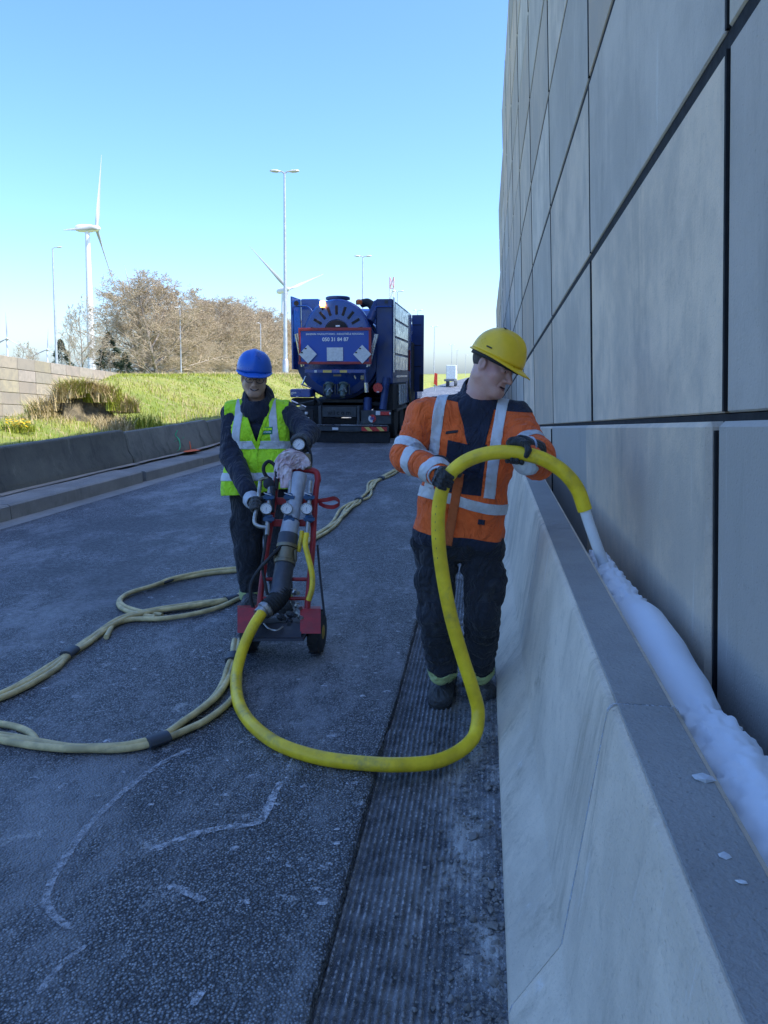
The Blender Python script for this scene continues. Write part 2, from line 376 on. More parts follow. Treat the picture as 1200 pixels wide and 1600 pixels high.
streak([(136, 1478), (105, 1500), (78, 1530), (60, 1555)], .010, 'short slanting chalk streak near the lower left corner', .004, .7)
streak([(262, 1386), (285, 1392), (305, 1402), (322, 1408)], .016, 'short white chalk dab in the middle of the near asphalt', .0045)
streak([(456, 1186), (452, 1196), (446, 1208)], .006, 'tiny chalk dash just under the yellow hose', .004, .6)
streak([(322, 1545), (312, 1556), (300, 1575)], .010, 'small white chalk dab at the bottom of the near asphalt', .0045)

# ---------------------------------------------------------------- ground
SL = .07
def kx(Y):
    Y = np.asarray(Y, float); return np.where(Y < 14, -5.28 + .055 * (Y - 7.7), -4.93 - .00 * Y) - .02 * np.clip(Y - 14, 0, 30)
def terrain_z(X, Y):
    w = kx(Y) - X
    low = .62 + .22 * sst(1.0, 2.4, w) - 3.6 * sst(2.6, 16, w)
    edge = -7.0 - .5 * (Y - 14)
    plat = sst(-2.6, .4, X - edge) * sst(10.5, 15.5, Y)
    hi = .62 + .92 * sst(1.0, 4.2, w) - .0016 * np.clip(Y - 30, 0, 200)
    z = low * (1 - plat) + hi * plat
    z = np.where(X < -45.05, np.clip(8.0 - SL * Y, 0, 4) , np.where(X < -20, np.minimum(z, -2.8), z))
    z = np.where(w < .98, np.where(w < .62, -.06, .1), z)
    return z
tx = np.concatenate([[-900, -300, -120, -70, -45.3, -45.0, -44.9, -40, -30, -24], np.arange(-20, -12, .5), np.arange(-12, -4.2, .14)])
ty = np.concatenate([np.arange(-6, 6, 1.0), np.arange(6, 24, .16), np.arange(24, 60, 1.5), [60, 80, 110, 150, 220, 330, 480, 700, 1000]])
XX, YY = np.meshgrid(tx, ty)
ZZ = terrain_z(XX, YY); PP = np.stack([XX.ravel(), YY.ravel(), ZZ.ravel()], 1)
nearw = ((PP[:, 0] > -14) & (kx(PP[:, 1]) - PP[:, 0] > 1.02) & (PP[:, 1] < 60))
PP[:, 2] += nearw * .07 * fbm(PP * [1.1, 1.1, 0] + 2, 4)
keepc = kx(YY) - XX > .1
nX = len(tx); Fc = [(j * nX + i, j * nX + i + 1, (j + 1) * nX + i + 1, (j + 1) * nX + i) for j in range(len(ty) - 1) for i in range(nX - 1) if keepc[j, i]]
tag(add('embankment', PP, Fc, M['soil'], smooth=True), kind='structure')
tag(add('ground', [(-4000, -300, -3.4), (4000, -300, -3.4), (4000, 6000, -3.4), (-4000, 6000, -3.4)], [(0, 1, 2, 3)], M['far_ground']), kind='structure')
tag(add('verge', [(-7.2, -60, -.075), (900, -60, -.075), (900, 1500, -.075), (-7.2, 1500, -.075)], [(0, 1, 2, 3)], M['verge']), kind='structure')
MB().raw([(1.0, -20, -.3), (60, -20, -.3), (60, 44, -.3), (1.0, 44, -.3), (1.3, -20, 9.0), (60, -20, 10), (60, 44, 3), (1.3, 44, 3)],
         [(0, 3, 2, 1), (4, 5, 6, 7), (0, 1, 5, 4), (1, 2, 6, 5), (2, 3, 7, 6), (3, 0, 4, 7)]).build('retained_earth', M['soil'])['kind'] = 'structure'

# ---------------------------------------------------------------- retaining walls, panel by panel
def panel_mesh(w, h, th, bev=.014):
    mb = MB().box((0, 0, 0), (th, w, h), bev=bev); me = mesh('panel', mb.V, mb.F)
    bm = bmesh.new(); bm.from_mesh(me); bmesh.ops.recalc_face_normals(bm, faces=bm.faces); bm.to_mesh(me); bm.free(); me.materials.append(M['panel']); return me
PW, PH, L0, WY0 = 2.76, 1.056, 1.656, 2.26
wall = empty('retaining_wall', (.778, 0, 0), 'tall grey precast concrete panel wall rising along the right side', 'wall')
al = math.atan(SL); LEAN = math.radians(2.7)
ey = A_([0, math.cos(al), -math.sin(al)]); ez0 = A_([0, math.sin(al), math.cos(al)]); ex0 = A_([1.0, 0, 0])
ez = ez0 * math.cos(LEAN) - ex0 * math.sin(LEAN); ex = np.cross(ey, ez)
Rw = Matrix(np.stack([ex, ey, ez], 1).tolist()).to_euler()
me_p = panel_mesh(PW - .034, PH - .046, .16, .006); me_l = panel_mesh(PW - .03, PH - .046, .16, .016)
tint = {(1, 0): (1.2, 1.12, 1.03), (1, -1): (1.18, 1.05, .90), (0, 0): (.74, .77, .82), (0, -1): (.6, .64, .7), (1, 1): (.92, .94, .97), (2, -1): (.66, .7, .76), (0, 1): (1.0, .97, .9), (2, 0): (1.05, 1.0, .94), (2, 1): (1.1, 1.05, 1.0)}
def toprow(k):
    y = k * PW + WY0
    return 8 if y < 17 else 7 if y < 23 else 6 if y < 29 else 4 if y < 36 else 3
for k in range(-2, 15):
    for rw in range(-3, toprow(k) + 1):
        yc = WY0 - PW / 2 + k * PW; zc = L0 + (rw + .5) * PH
        off = .08 + RNG.uniform(-.003, .003) + (-.022 if rw < 0 else 0) - (.02 if (k == 1 and rw == -1) else 0)
        zc += .022 if rw < 0 else 0
        p = ex * off + ey * yc + ez * (zc)
        o = link('panel', me_l if rw < 0 else me_p, wall, p, Rw)
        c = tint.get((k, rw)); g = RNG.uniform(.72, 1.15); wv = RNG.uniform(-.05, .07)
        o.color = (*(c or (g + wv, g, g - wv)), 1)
mb = MB(); W0 = A_([.778, 0, 0]); p0 = W0 + ex * .2
for k in range(-2, 15):
    ya, yb, top = WY0 + (k - 1) * PW, WY0 + k * PW, L0 + (toprow(k) + 1) * PH - .06
    mb.prism([p0 + ey * ya + ez * -1.4, p0 + ey * yb + ez * -1.4, p0 + ey * yb + ez * top, p0 + ey * ya + ez * top], ex * .25)
mb.build('backing', M['joint'], wall)
# bitumen-black strips squeezed out of the open bed joints
def seal(a, b, u, w):
    d = ex * .05; MB().prism([a - u * w, b - u * w, b + u * w, a + u * w], d).build('joint_seal', M['joint'], wall)
for rw in range(0, 9):
    ye = max(WY0 + k * PW for k in range(-2, 15) if toprow(k) >= rw); c0 = W0 + ez * (L0 + rw * PH) + ex * .006
    seal(c0 + ey * -6, c0 + ey * ye, ez, .0265 if rw else .02)
for k in range(-2, 15):
    c0 = W0 + ey * (WY0 + k * PW) + ex * -.0045
    for z_ in range(-1, toprow(k) + 1): seal(c0 + ez * (L0 + z_ * PH + (.027 if z_ >= 0 else .05)) - ex * (.023 if z_ < 0 else 0), c0 + ez * (L0 + (z_ + 1) * PH - .027) - ex * (.023 if z_ < 0 else 0), ey, .008 if k < 1 else .017)

lw = empty('retaining_wall', (-45, 68, -3), 'sunlit beige panel wall beyond the grass bank at far left', 'wall')
Rl = Matrix(np.stack([A_([1, 0, 0]), ey, ez0], 1).tolist()).to_euler()
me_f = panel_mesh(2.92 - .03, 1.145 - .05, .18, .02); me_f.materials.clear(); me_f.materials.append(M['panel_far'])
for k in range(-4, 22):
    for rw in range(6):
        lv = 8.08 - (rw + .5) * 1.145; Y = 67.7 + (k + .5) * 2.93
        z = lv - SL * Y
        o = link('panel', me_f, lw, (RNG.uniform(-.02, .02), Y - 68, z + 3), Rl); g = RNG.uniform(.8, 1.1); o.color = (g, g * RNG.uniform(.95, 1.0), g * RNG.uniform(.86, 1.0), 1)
MB().prism([(-45.18, 55, 8.0 - SL * 55), (-45.18, 133, 8.0 - SL * 133), (-45.18, 133, -9), (-45.18, 55, -6)], (-.3, 0, 0)).build('backing', M['joint'], lw)

# ---------------------------------------------------------------- barrier in front of the wall
prof = [(.100, -.08), (.098, .05), (.104, .07), (.213, .245), (.219, .262), (.296, .868), (.303, .880), (.314, .886), (.440, .886), (.449, .882), (.453, .872), (.47, -.08)]
jb = empty('concrete_barrier', (.28, 3, 0), 'sloped grey concrete safety barrier in front of the tall wall at right', 'barrier')
def extr(name, prof, y0, y1, m, parent, ch=.006, fx=lambda y: 0):
    V = []; Fc = []; n = len(prof); cen = np.mean(prof, 0)
    st = [(y0, ch), (y0 + ch, 0)] + [(y, 0) for y in np.arange(y0 + .2, y1 - .1, .2)] + [(y1 - ch, 0), (y1, ch)]
    for (y, c) in st:
        for (x, z) in prof:
            d = cen - A_([x, z]); d = d / np.linalg.norm(d); V.append((x + d[0] * c + fx(y), y, z + d[1] * c))
    for i in range(len(st) - 1):
        for j in range(n): k = (j + 1) % n; Fc.append((i * n + j, i * n + k, (i + 1) * n + k, (i + 1) * n + j))
    Fc += [tuple(range(n - 1, -1, -1)), tuple((len(st) - 1) * n + j for j in range(n))]
    mb = MB().raw(V, Fc); o = mb.build(name, m, parent); auto(o, 25); return o
jy = [-1.6, 1.70, 3.86] + [3.86 + 2.15 * i for i in range(1, 17)]
for a, b2 in zip(jy[:-1], jy[1:]):
    o = extr('segment', prof, a + .002, b2 - .002, M['barrier'], jb); g = RNG.uniform(.93, 1.06); o.color = (g, g, g, 1)
for a, b2 in zip(jy[:-1], jy[1:]):                                         # darker brushed top face, a thin trowelled skin
    if a < 14: MB().box((.3775, (a + b2) / 2, .8875), (.120, b2 - a - .008, .004), bev=.0015).build('coping', M['coping'], jb)
for y in jy[1:5]:                                                          # lime bleeding out of the saw cuts
    cen = np.mean(prof, 0); V = []; Fc = []
    for i, (x, z) in enumerate(prof[1:-1]):
        d = nrm(A_([x, z]) - cen) * .0022; w = .005 + .004 * RNG.random(); V += [(x + d[0], y - w, z + d[1]), (x + d[0], y + w, z + d[1])]
    Fc = [(2 * i, 2 * i + 1, 2 * i + 3, 2 * i + 2) for i in range(len(V) // 2 - 1)]
    add('joint_residue', V, Fc, M['streak'], jb)
# foam crumbs lying on the coping
for i, (px, py, s, lab) in enumerate([(1100, 1218, .012, 'larger white foam crumb on the barrier coping'), (1133, 1339, .007, 'white foam crumb lower on the barrier coping, the upper of two'), (1159, 1380, .006, 'lowest tiny foam crumb on the barrier coping')]):
    p = G(px, py, .8895); v = A_(ICO) * s * (.7 + .6 * RNG.random((12, 1))) * [1.6, 1, .5]
    tag(add('foam_crumb', v + p + [0, 0, s * .3], ICF, M['white_crumb'], at=p), lab, 'crumb', 'foam crumbs on the coping')

# ---------------------------------------------------------------- kerb and old barrier on the left
kb = empty('kerb', (-5.3, 8, 0), kind='structure')
kys = [3.0, 5.4, 7.9, 10.95, 11.05, 13.2, 15.6, 18, 21, 24, 28, 33, 40]
for i, (a, b2) in enumerate(zip(kys[:-1], kys[1:])):
    if b2 - a < .2: continue
    hh = .17 + RNG.uniform(-.012, .012) - (.02 if a > 11 else 0); n = max(4, int((b2 - a) / .12)); V = []; Fc = []
    for y in np.linspace(a + .006, b2 - .006, n):
        e = .012 * float(fbm([[y * 6, i, 1.0]], 3)[0]); x = float(kx(y))
        V += [(x + .02, y, -.01), (x + .015 + e, y, hh - .02 + e * .5), (x - .012 + e, y, hh + e * .4), (x - .2, y, hh + .005), (x - .5, y, hh + .012), (x - .5, y, -.05)]
    for j in range(n - 1):
        for q in range(6): k2 = (q + 1) % 6; Fc.append((j * 6 + q, j * 6 + k2, (j + 1) * 6 + k2, (j + 1) * 6 + q))
    Fc += [(5, 4, 3, 2, 1, 0), tuple((n - 1) * 6 + q for q in range(6))]
    auto(MB().raw(V, Fc).build('kerb_stone', M['kerb'], kb), 30)
mb = MB()                                                                   # old gutter strip at the kerb's foot
V = []; Fc = []; yy = np.arange(2, 40, .3)
for y in yy: x = float(kx(y)); V += [(x + .26 + .02 * float(vnoise([[y * 2, 0, 0]])[0]), y, .004), (x + .0, y, .006)]
Fc = [(2 * i, 2 * i + 1, 2 * i + 3, 2 * i + 2) for i in range(len(yy) - 1)]
tag(add('gutter', V, Fc, M['kerb']), kind='structure')
bj = [5.2, 8.35, 11.75, 15.2, 18.6, 22.0, 25.4]
labs = ['weathered pale concrete barrier end at the left picture edge', 'dark weathered concrete barrier block, the long one at left below the grass', 'weathered concrete barrier block with green and orange spray marks', 'weathered concrete barrier block half hidden behind the worker in the blue helmet', 'weathered concrete barrier block behind the lime vest', 'weathered concrete barrier block beside the truck']
for i, (a, b2) in enumerate(zip(bj[:-1], bj[1:])):
    ht = .735 - .012 * (a - 8)
    pr = [(-.52, .18), (-.53, .28), (-.60, .40), (-.66, ht - .02), (-.675, ht), (-.80, ht), (-.82, ht - .02), (-.95, .28), (-.95, .1)]
    rt = empty('barrier_block', (float(kx((a + b2) / 2)) - .75, (a + b2) / 2, .1), labs[i], 'barrier', 'old barrier blocks along the grass bank')
    o = extr('concrete_body', pr, a + .015, b2 - .015, M['old_barrier'], rt, .03, lambda y: float(kx(y))); g = [2.6, .9, 1.35, 1, .9, 1][i]; o.color = (g, g, g, 1)
    # pale bedding strip it stands on
    V = []; 
    for y in np.linspace(a, b2 - .05, 12): x = float(kx(y)); V += [(x - .40 + .015 * math.sin(y * 4), y, .196 + .012 * float(vnoise([[y * 3, 1, 1]])[0])), (x - .56, y, .205)]
    add('bedding', V, [(2 * j, 2 * j + 1, 2 * j + 3, 2 * j + 2) for j in range(11)], M['panel_far'], rt)
    if i == 2: spray_root = rt
M['spray_green'] = simple('green_spray', (.05, .6, .3), .7); M['spray_orange'] = simple('orange_spray', (.85, .16, .05), .7)
def face_pt(px, py):                                                        # a point on the block's road-side face
    for X in np.arange(-6.6, -4.5, .004):
        p = onX(px, py, X); w = X - float(kx(p[1]))
        fw = np.interp(p[2], [.18, .28, .40, .72], [-.52, -.53, -.60, -.665])
        if w >= fw: return p + A_([.004, 0, .001])
    return p
for pts, m_, r_ in (([(277, 672), (274, 680), (279, 686), (281, 694), (280, 702), (276, 705)], 'spray_green', .026), ([(272, 690), (278, 687), (285, 685), (287, 683)], 'spray_green', .022), ([(296, 690), (297, 696), (298, 702)], 'spray_orange', .02)):
    P = spline([face_pt(*p) for p in pts], 5); V = []
    for p in P: w = r_ * (.7 + .6 * RNG.random()); V += [p + [0, w, 0], p - [0, w, 0]]
    add('spray_mark', V, [(2 * j, 2 * j + 1, 2 * j + 3, 2 * j + 2) for j in range(len(P) - 1)], M[m_], spray_root)
c = G(300, 704, .215); th = np.linspace(0, 6.283, 14)[:-1]
add('spray_mark', [c + [.12 * math.cos(a) * RNG.uniform(.6, 1.1), .3 * math.sin(a) * RNG.uniform(.6, 1.1), 0] for a in th], [tuple(range(13))], M['spray_orange'], spray_root)

# ---------------------------------------------------------------- grass on the bank
def blades(name, n, region, h0, h1, wd, m, label, cat, lean=.5, dens=None):
    (xa, xb), (ya, yb) = region
    x = RNG.uniform(xa, xb, n); y = ya + (yb - ya) * RNG.random(n) ** 1.35
    k = (kx(y) - x > 1.05)
    if dens is not None: k &= RNG.random(n) < dens(x, y)
    x, y = x[k], y[k]; n = len(x); z = terrain_z(x, y) + .07 * fbm(np.stack([x, y, 0 * x], 1) * [1.1, 1.1, 0] + 2, 4) - .03
    p = np.stack([x, y, z], 1); a = RNG.random(n) * 6.283; h = RNG.uniform(h0, h1, n) * (.6 + .8 * vnoise(p * .9 + 7)); w = wd * RNG.uniform(.6, 1.3, n) * (.6 + y * .04)
    d = np.stack([np.cos(a), np.sin(a), 0 * a], 1); e = np.stack([-np.sin(a), np.cos(a), 0 * a], 1); L = (RNG.random(n) * lean * h)[:, None]
    up = A_([0, 0, 1.0])
    v0 = p - e * w[:, None]; v1 = p + e * w[:, None]; v2 = p + up * (h * .6)[:, None] + d * L * .35 + e * w[:, None] * .7; v3 = p + up * (h * .6)[:, None] + d * L * .35 - e * w[:, None] * .7; v4 = p + up * h[:, None] + d * L
    V = np.stack([v0, v1, v2, v3, v4], 1).reshape(-1, 3); b = np.arange(n) * 5
    Fc = [(i, i + 1, i + 2, i + 3) for i in b] + [(i + 3, i + 2, i + 4) for i in b]
    return tag(add(name, V, Fc, m), label, cat, kind='stuff')
blades('grass', 120000, ((-17, -4.6), (5.5, 62)), .04, .115, .0065, M['grass'], 'sunlit yellow green grass covering the bank behind the old barrier', 'grass')
blades('dry_grass', 48000, ((-17, -4.6), (9, 62)), .07, .22, .005, M['dry'], 'straw coloured dry stalks between the green grass on the bank', 'grass', .8,
       lambda x, y: sst(.5, .62, vnoise(np.stack([x * .5, y * .33, 0 * x + 8], 1))) + .12)
# torn-out lump of earth
def patch_of_blades(name, c, R, n, h0, h1, w, m, parent, lean=.7):
    V = []; Fc = []
    for i in range(n):
        a = RNG.random() * 6.283; r = R * math.sqrt(RNG.random()); p = c + A_([r * math.cos(a), r * math.sin(a), 0]); b = RNG.random() * 6.283
        d = A_([math.cos(b), math.sin(b), 0]); e = A_([-math.sin(b), math.cos(b), 0]) * w; h = RNG.uniform(h0, h1); q = len(V)
        V += [p - e, p + e, p + A_([0, 0, h * .6]) + d * h * lean * .3 + e * .6, p + A_([0, 0, h * .6]) + d * h * lean * .3 - e * .6, p + A_([0, 0, h]) + d * h * lean]
        Fc += [(q, q + 1, q + 2, q + 3), (q + 3, q + 2, q + 4)]
    return add(name, V, Fc, m, parent)
mc = W(132, 640, 13.6); mc[2] = float(terrain_z(mc[0], mc[1])) - .2
me_root = empty('earth_mound', mc, 'torn lump of dark earth with a hollow face on the grass bank', 'mound')
V = []; Fc = []; nu, nv = 40, 18; tocam = nrm(A_([-mc[0] + 1.5, -mc[1], 0])); side = A_([tocam[1], -tocam[0], 0])
for i in range(nv + 1):
    for j in range(nu):
        th = j / nu * 2 * math.pi; ph_ = i / nv * math.pi / 2
        d = tocam * (math.cos(th) * math.cos(ph_)) * .36 + side * (math.sin(th) * math.cos(ph_)) * .5 + A_([0, 0, .7 * math.sin(ph_)])
        s = 1.05 + .55 * float(fbm([d * 3 + 5], 4)[0])
        hol = max(0, math.cos(th + .25)) ** 2 * float(sst(0.1, .5, ph_)) * float(1 - sst(1.0, 1.45, ph_))
        V.append(mc + d * s - tocam * .38 * hol)
for i in range(nv):
    for j in range(nu): k = (j + 1) % nu; Fc.append((i * nu + j, i * nu + k, (i + 1) * nu + k, (i + 1) * nu + j))
t = NT('earth'); M['earth'] = t.done(t.mix(t.ramp(t.noise(4, 7, .7), .35, .65), (.1, .088, .06), (.28, .235, .155)), .95, t.bump(t.noise(14, 8, .75), 1.0, .06))
add('earth', V, Fc, M['earth'], me_root, True)
patch_of_blades('tussock', mc + side * -.35 - tocam * .15 + A_([0, 0, .5]), .35, 350, .1, .4, .010, M['grass'], me_root)
patch_of_blades('tussock', mc - side * .85 + tocam * .1 + A_([0, 0, .05]), .45, 350, .1, .34, .008, M['grass'], me_root)
patch_of_blades('tussock', mc + side * .7 + tocam * .3 + A_([0, 0, .05]), .5, 500, .12, .35, .008, M['dry'], me_root)
patch_of_blades('tussock', mc - side * .35 + tocam * .5 + A_([0, 0, .0]), .4, 500, .12, .36, .008, M['dry'], me_root)
for k in range(60):                                                        # matted growth over its rim
    a = RNG.uniform(-2.3, 2.3); rr0 = RNG.uniform(.12, .75); pp = mc + side * rr0 * math.sin(a) * 1.1 - tocam * rr0 * .5 * math.cos(a) + A_([0, 0, max(.12, .76 - rr0 * .66)])
    patch_of_blades('tussock', pp, .2, 110, .1, .34, .008, M['dry'] if k % 3 else M['grass'], me_root)
M['petal'] = simple('yellow_petal', (.85, .55, .01), .6)
fc = W(27, 656, 11.6); fc[2] = float(terrain_z(fc[0], fc[1])) - .02
fr = empty('flower_clump', fc, 'clump of bright yellow flowers in the grass at the left edge', 'flowers')
V = []; Fc = []
for i in range(130):
    p = fc + A_([RNG.normal(0, .11), RNG.normal(0, .1), RNG.uniform(.06, .2)]); b = len(V); s = RNG.uniform(.012, .024); tl = RNG.normal(0, .3, 2)
    V += [p + A_([s * math.cos(q * 1.047), s * math.sin(q * 1.047), s * (tl[0] * math.cos(q * 1.047) + tl[1])]) for q in range(6)]; Fc.append(tuple(range(b, b + 6)))
add('flower_heads', V, Fc, M['petal'], fr)['kind'] = 'stuff'
patch_of_blades('stems', fc, .25, 300, .08, .2, .006, M['grass'], fr)

# ---------------------------------------------------------------- trees
def tubes(segs, n):
    S = np.asarray(segs, float); p0, p1, r0, r1 = S[:, 0:3], S[:, 3:6], S[:, 6], S[:, 7]
    t = p1 - p0; t /= np.linalg.norm(t, axis=1)[:, None] + 1e-9
    h = np.where(np.abs(t[:, 2:3]) > .9, [[1., 0, 0]], [[0, 0, 1.]]); a = np.cross(t, h); a /= np.linalg.norm(a, axis=1)[:, None]; b = np.cross(t, a)
    V = []
    for P_, r_ in ((p0, r0), (p1, r1)):
        for k in range(n):
            q = k * 2 * math.pi / n; V.append(P_ + r_[:, None] * (math.cos(q) * a + math.sin(q) * b))
    V = np.stack(V, 1).reshape(-1, 3); base = np.arange(len(S)) * 2 * n
    Fc = np.concatenate([np.stack([base + k, base + (k + 1) % n, base + n + (k + 1) % n, base + n + k], 1) for k in range(n)])
    return V, Fc
def grow(H, rnd, spread=1.0, trunk_frac=.22, kids=(13, 7, 6, 4), rad=.26, upward=.4, lens=(.66, .46, .48, .55)):
    thick = []; thin = []
    def br(p, d, L, r, lv):
        ns = (7, 5, 4, 2, 1)[lv]; q = A_(p, float); d = nrm(d); pts = [q]; rs = [r]
        for i in range(ns):
            d = nrm(d + rnd.normal(0, (.05, .13, .16, .2, .2)[lv], 3) + A_([0, 0, (.03, upward * .17, upward * .13, .05, .02)[lv]])); q2 = q + d * L / ns
            r2 = r * (1 - (i + 1) / ns * (.8 if lv else .78)); (thick if lv < 2 else thin).append((*q, *q2, rs[-1], r2)); q = q2; pts.append(q); rs.append(r2)
        if lv >= len(kids): return
        nk = kids[lv]; 
        for k in range(nk):
            f = (trunk_frac + (1 - trunk_frac) * (k + rnd.random()) / nk) if lv == 0 else .22 + .78 * (k + rnd.random()) / nk
            f = min(f, .995); x = f * ns; i = min(int(x), ns - 1); pp = pts[i] + (pts[i + 1] - pts[i]) * (x - i); ax = nrm(pts[i + 1] - pts[i])
            e = rnd.normal(0, 1, 3); e = nrm(e - ax * (e @ ax)); 
            if lv == 0: a0 = k * 2.4 + rnd.random(); e = A_([math.cos(a0), math.sin(a0), 0.0])
            ang = (.95 - .5 * f if lv == 0 else rnd.uniform(.5, 1.0)) * spread
            LL = L * lens[lv] * (1.12 - .72 * f if lv == 0 else 1.1 - .5 * f) * rnd.uniform(.8, 1.15)
            br(pp, ax * math.cos(ang) + e * math.sin(ang), LL, max(rs[i] * (.55 if lv == 0 else .6), .014), lv + 1)
    br((0, 0, 0), (0, 0, 1), H, rad, 0)
    return thick, thin
def m_bark(name, a, b):
    t = NT(name); return t.done(t.mix(t.ramp(t.noise(2, 5), .3, .7), a, b), .9, t.bump(t.noise(12, 5, .7, t.map((1, 1, .2))), .6, .03))
M['bark'] = m_bark('bark', (.26, .22, .18), (.36, .31, .26)); M['twig'] = m_bark('budding_twigs', (.36, .285, .19), (.50, .41, .285)); M['twig2'] = m_bark('grey_twigs', (.34, .28, .20), (.45, .38, .28))
def tree_protos(specs, tw):
    out = []
    for sd, H, sp, tf, kids, bud in specs:
        rnd = np.random.default_rng(sd); th, tn = grow(H, rnd, sp, tf, kids, rad=.017 * H)
        Vt, Ft = tubes(th, 6); Vn, Fn = tubes(tn, 3)
        S = np.asarray(tn)[-int(len(tn) * .8):]; pick = RNG.random(len(S)) < bud; S = S[pick]; nb = len(S)     # swelling buds
        if nb:
            f = RNG.random((nb, 1)); c = S[:, 0:3] * (1 - f) + S[:, 3:6] * f; u_ = RNG.normal(0, 1, (nb, 3)); v_ = RNG.normal(0, 1, (nb, 3)); s = RNG.uniform(.03, .07, (nb, 1))
            u_ *= s / np.linalg.norm(u_, axis=1)[:, None]; v_ *= s / np.linalg.norm(v_, axis=1)[:, None]
            Vb = np.stack([c - u_, c - v_, c + u_, c + v_], 1).reshape(-1, 3); q = np.arange(nb) * 4 + len(Vn); Fn = np.concatenate([Fn, np.stack([q, q + 1, q + 2, q + 3], 1)]); Vn = np.concatenate([Vn, Vb])
        a = mesh('trunk', Vt, Ft, True); a.materials.append(M['bark']); b = mesh('crown', Vn, Fn, False); b.materials.append(tw); out.append((a, b))
    return out
tall = tree_protos([(1, 14.5, 1.2, .05, (26, 11, 8, 6), 1.0), (2, 14, 1.2, .05, (26, 11, 8, 6), 1.0), (3, 13.6, 1.25, .04, (26, 11, 8, 6), 1.0)], M['twig'])
smalls = tree_protos([(5, 7.5, 1.0, .08, (13, 8, 7, 4), .5), (6, 6.5, 1.15, .1, (12, 7, 6, 3), .2)], M['twig2'])
def tree(name, protos, i, loc, s, rz, label, cat, group, sz=1.0):  # sz: height against width
    r = empty(name, loc, label, cat, group); r.rotation_euler = (0, 0, rz); r.scale = (s, s, s * sz)
    for me in protos[i % len(protos)]: link(me.name.split('.')[0], me, r)
    return r
fr_ = A_([cr[0], cr[1], 0])
ords = ['nearest, largest', 'second', 'third', 'fourth', 'fifth', 'sixth', 'seventh', 'eighth', 'ninth', 'tenth', 'eleventh', 'twelfth']
ti = 0; Y = 103.0
while Y < 420:
    X = -49 + RNG.uniform(-1.5, 1.5) + (2.8 if ti == 0 else 0)
    if ti < 12: lab = f'bare brown tree in the row behind the bank, {ords[ti]} from the left'; grp = 'bare trees in the row behind the bank'
    else: lab = 'bare brown tree merging into the hazy far end of the tree row'; grp = 'far end of the bare tree row'
    tree('bare_tree', tall, ti, (X, Y, -.3), (1.28 if ti == 0 else RNG.uniform(1.2, 1.35)), RNG.random() * 6.28, lab, 'tree', grp, .67 if ti == 0 else RNG.uniform(.66, .74))
    ti += 1; Y += 5.2 + .022 * (Y - 100)
# undergrowth at the foot of the row
for i in range(16):
    Yb = 104 + i * 8.5 + RNG.uniform(-2, 2)
    tree('thicket_shrub', smalls, i, (-46.5 + RNG.uniform(-1.2, .8), Yb, -.3), RNG.uniform(.5, .75), RNG.random() * 6, 'leafless brown shrub in the thicket at the foot of the tree row', 'shrub', 'shrubs at the foot of the tree row')
def ground_behind(Y): return float(np.clip(8.0 - SL * Y, 0, 4))
for px, dep, s, lab in ((128, 96, .95, 'bare brown bush behind the far wall, left of the dark conifer'), (110, 92, .7, 'smaller bare bush behind the far wall beside the lamp post'), (152, 100, .75, 'bare brown bush in front of the big turbine tower base')):
    p = W(px, 570, dep); p[2] = ground_behind(p[1]) - .5; tree('bare_bush', smalls, 0 if s > .8 else 1, p, s, dep, lab, 'bush', 'bare bushes behind the far wall')
for px, dep, s, i, lab in ((30, 118, .85, 1, 'thin leafless tree rising over the far wall at the left edge'), (52, 125, .6, 0, 'low leafless tree over the far wall, left of the lamp post')):
    p = W(px, 570, dep); p[2] = 0; tree('bare_tree', smalls, i, p, s, dep, lab, 'tree', None)
# conifers
M['needle'] = m_leaf('conifer_needles', (.018, .04, .022), (.03, .06, .03), .7)
def conifer_mesh(H, R, sd):
    rnd = np.random.default_rng(sd); V = []; Fc = []
    for i in range(2600):
        f = rnd.random() ** .8; z = H * (.06 + .94 * f); rr = R * (1 - f) ** .8 * (.35 + .65 * rnd.random() ** .5) * (1 + .25 * math.sin(z * 5)) ; a = rnd.random() * 6.283
        c = A_([rr * math.cos(a), rr * math.sin(a), z - .25 * rr]); d = nrm([math.cos(a), math.sin(a), rnd.uniform(-.5, .25)]); e = nrm(np.cross(d, rnd.normal(0, 1, 3))); L = rnd.uniform(.12, .3) * H / 5; w = L * .28; b = len(V)
        V += [c - d * L * .4, c + e * w, c + d * L, c - e * w]; Fc.append((b, b + 1, b + 2, b + 3))
    me = mesh('crown', V, Fc); me.materials.append(M['needle']); t_ = MB().tube([(0, 0, 0), (0, 0, H * .5), (0, 0, H)], [.02 * H, .012 * H, .003 * H], 6); mt = mesh('trunk', t_.V, t_.F); mt.materials.append(M['bark']); return (mt, me)
con = [conifer_mesh(6.2, 2.7, 3), conifer_mesh(4.4, 1.7, 4)]
for px, dep, i, s, lab in ((172, 102, 0, 1.0, 'dark green conifer between the big turbine tower and the tree row'), (196, 100, 1, .8, 'smaller dark conifer at the right foot of the larger one'), (97, 92, 1, .95, 'small dark conifer just right of the left lamp post')):
    p = W(px, 570, dep); p[2] = ground_behind(p[1]) - .4; tree('conifer', con, i, p, s, dep, lab, 'tree', 'dark conifers behind the far wall')

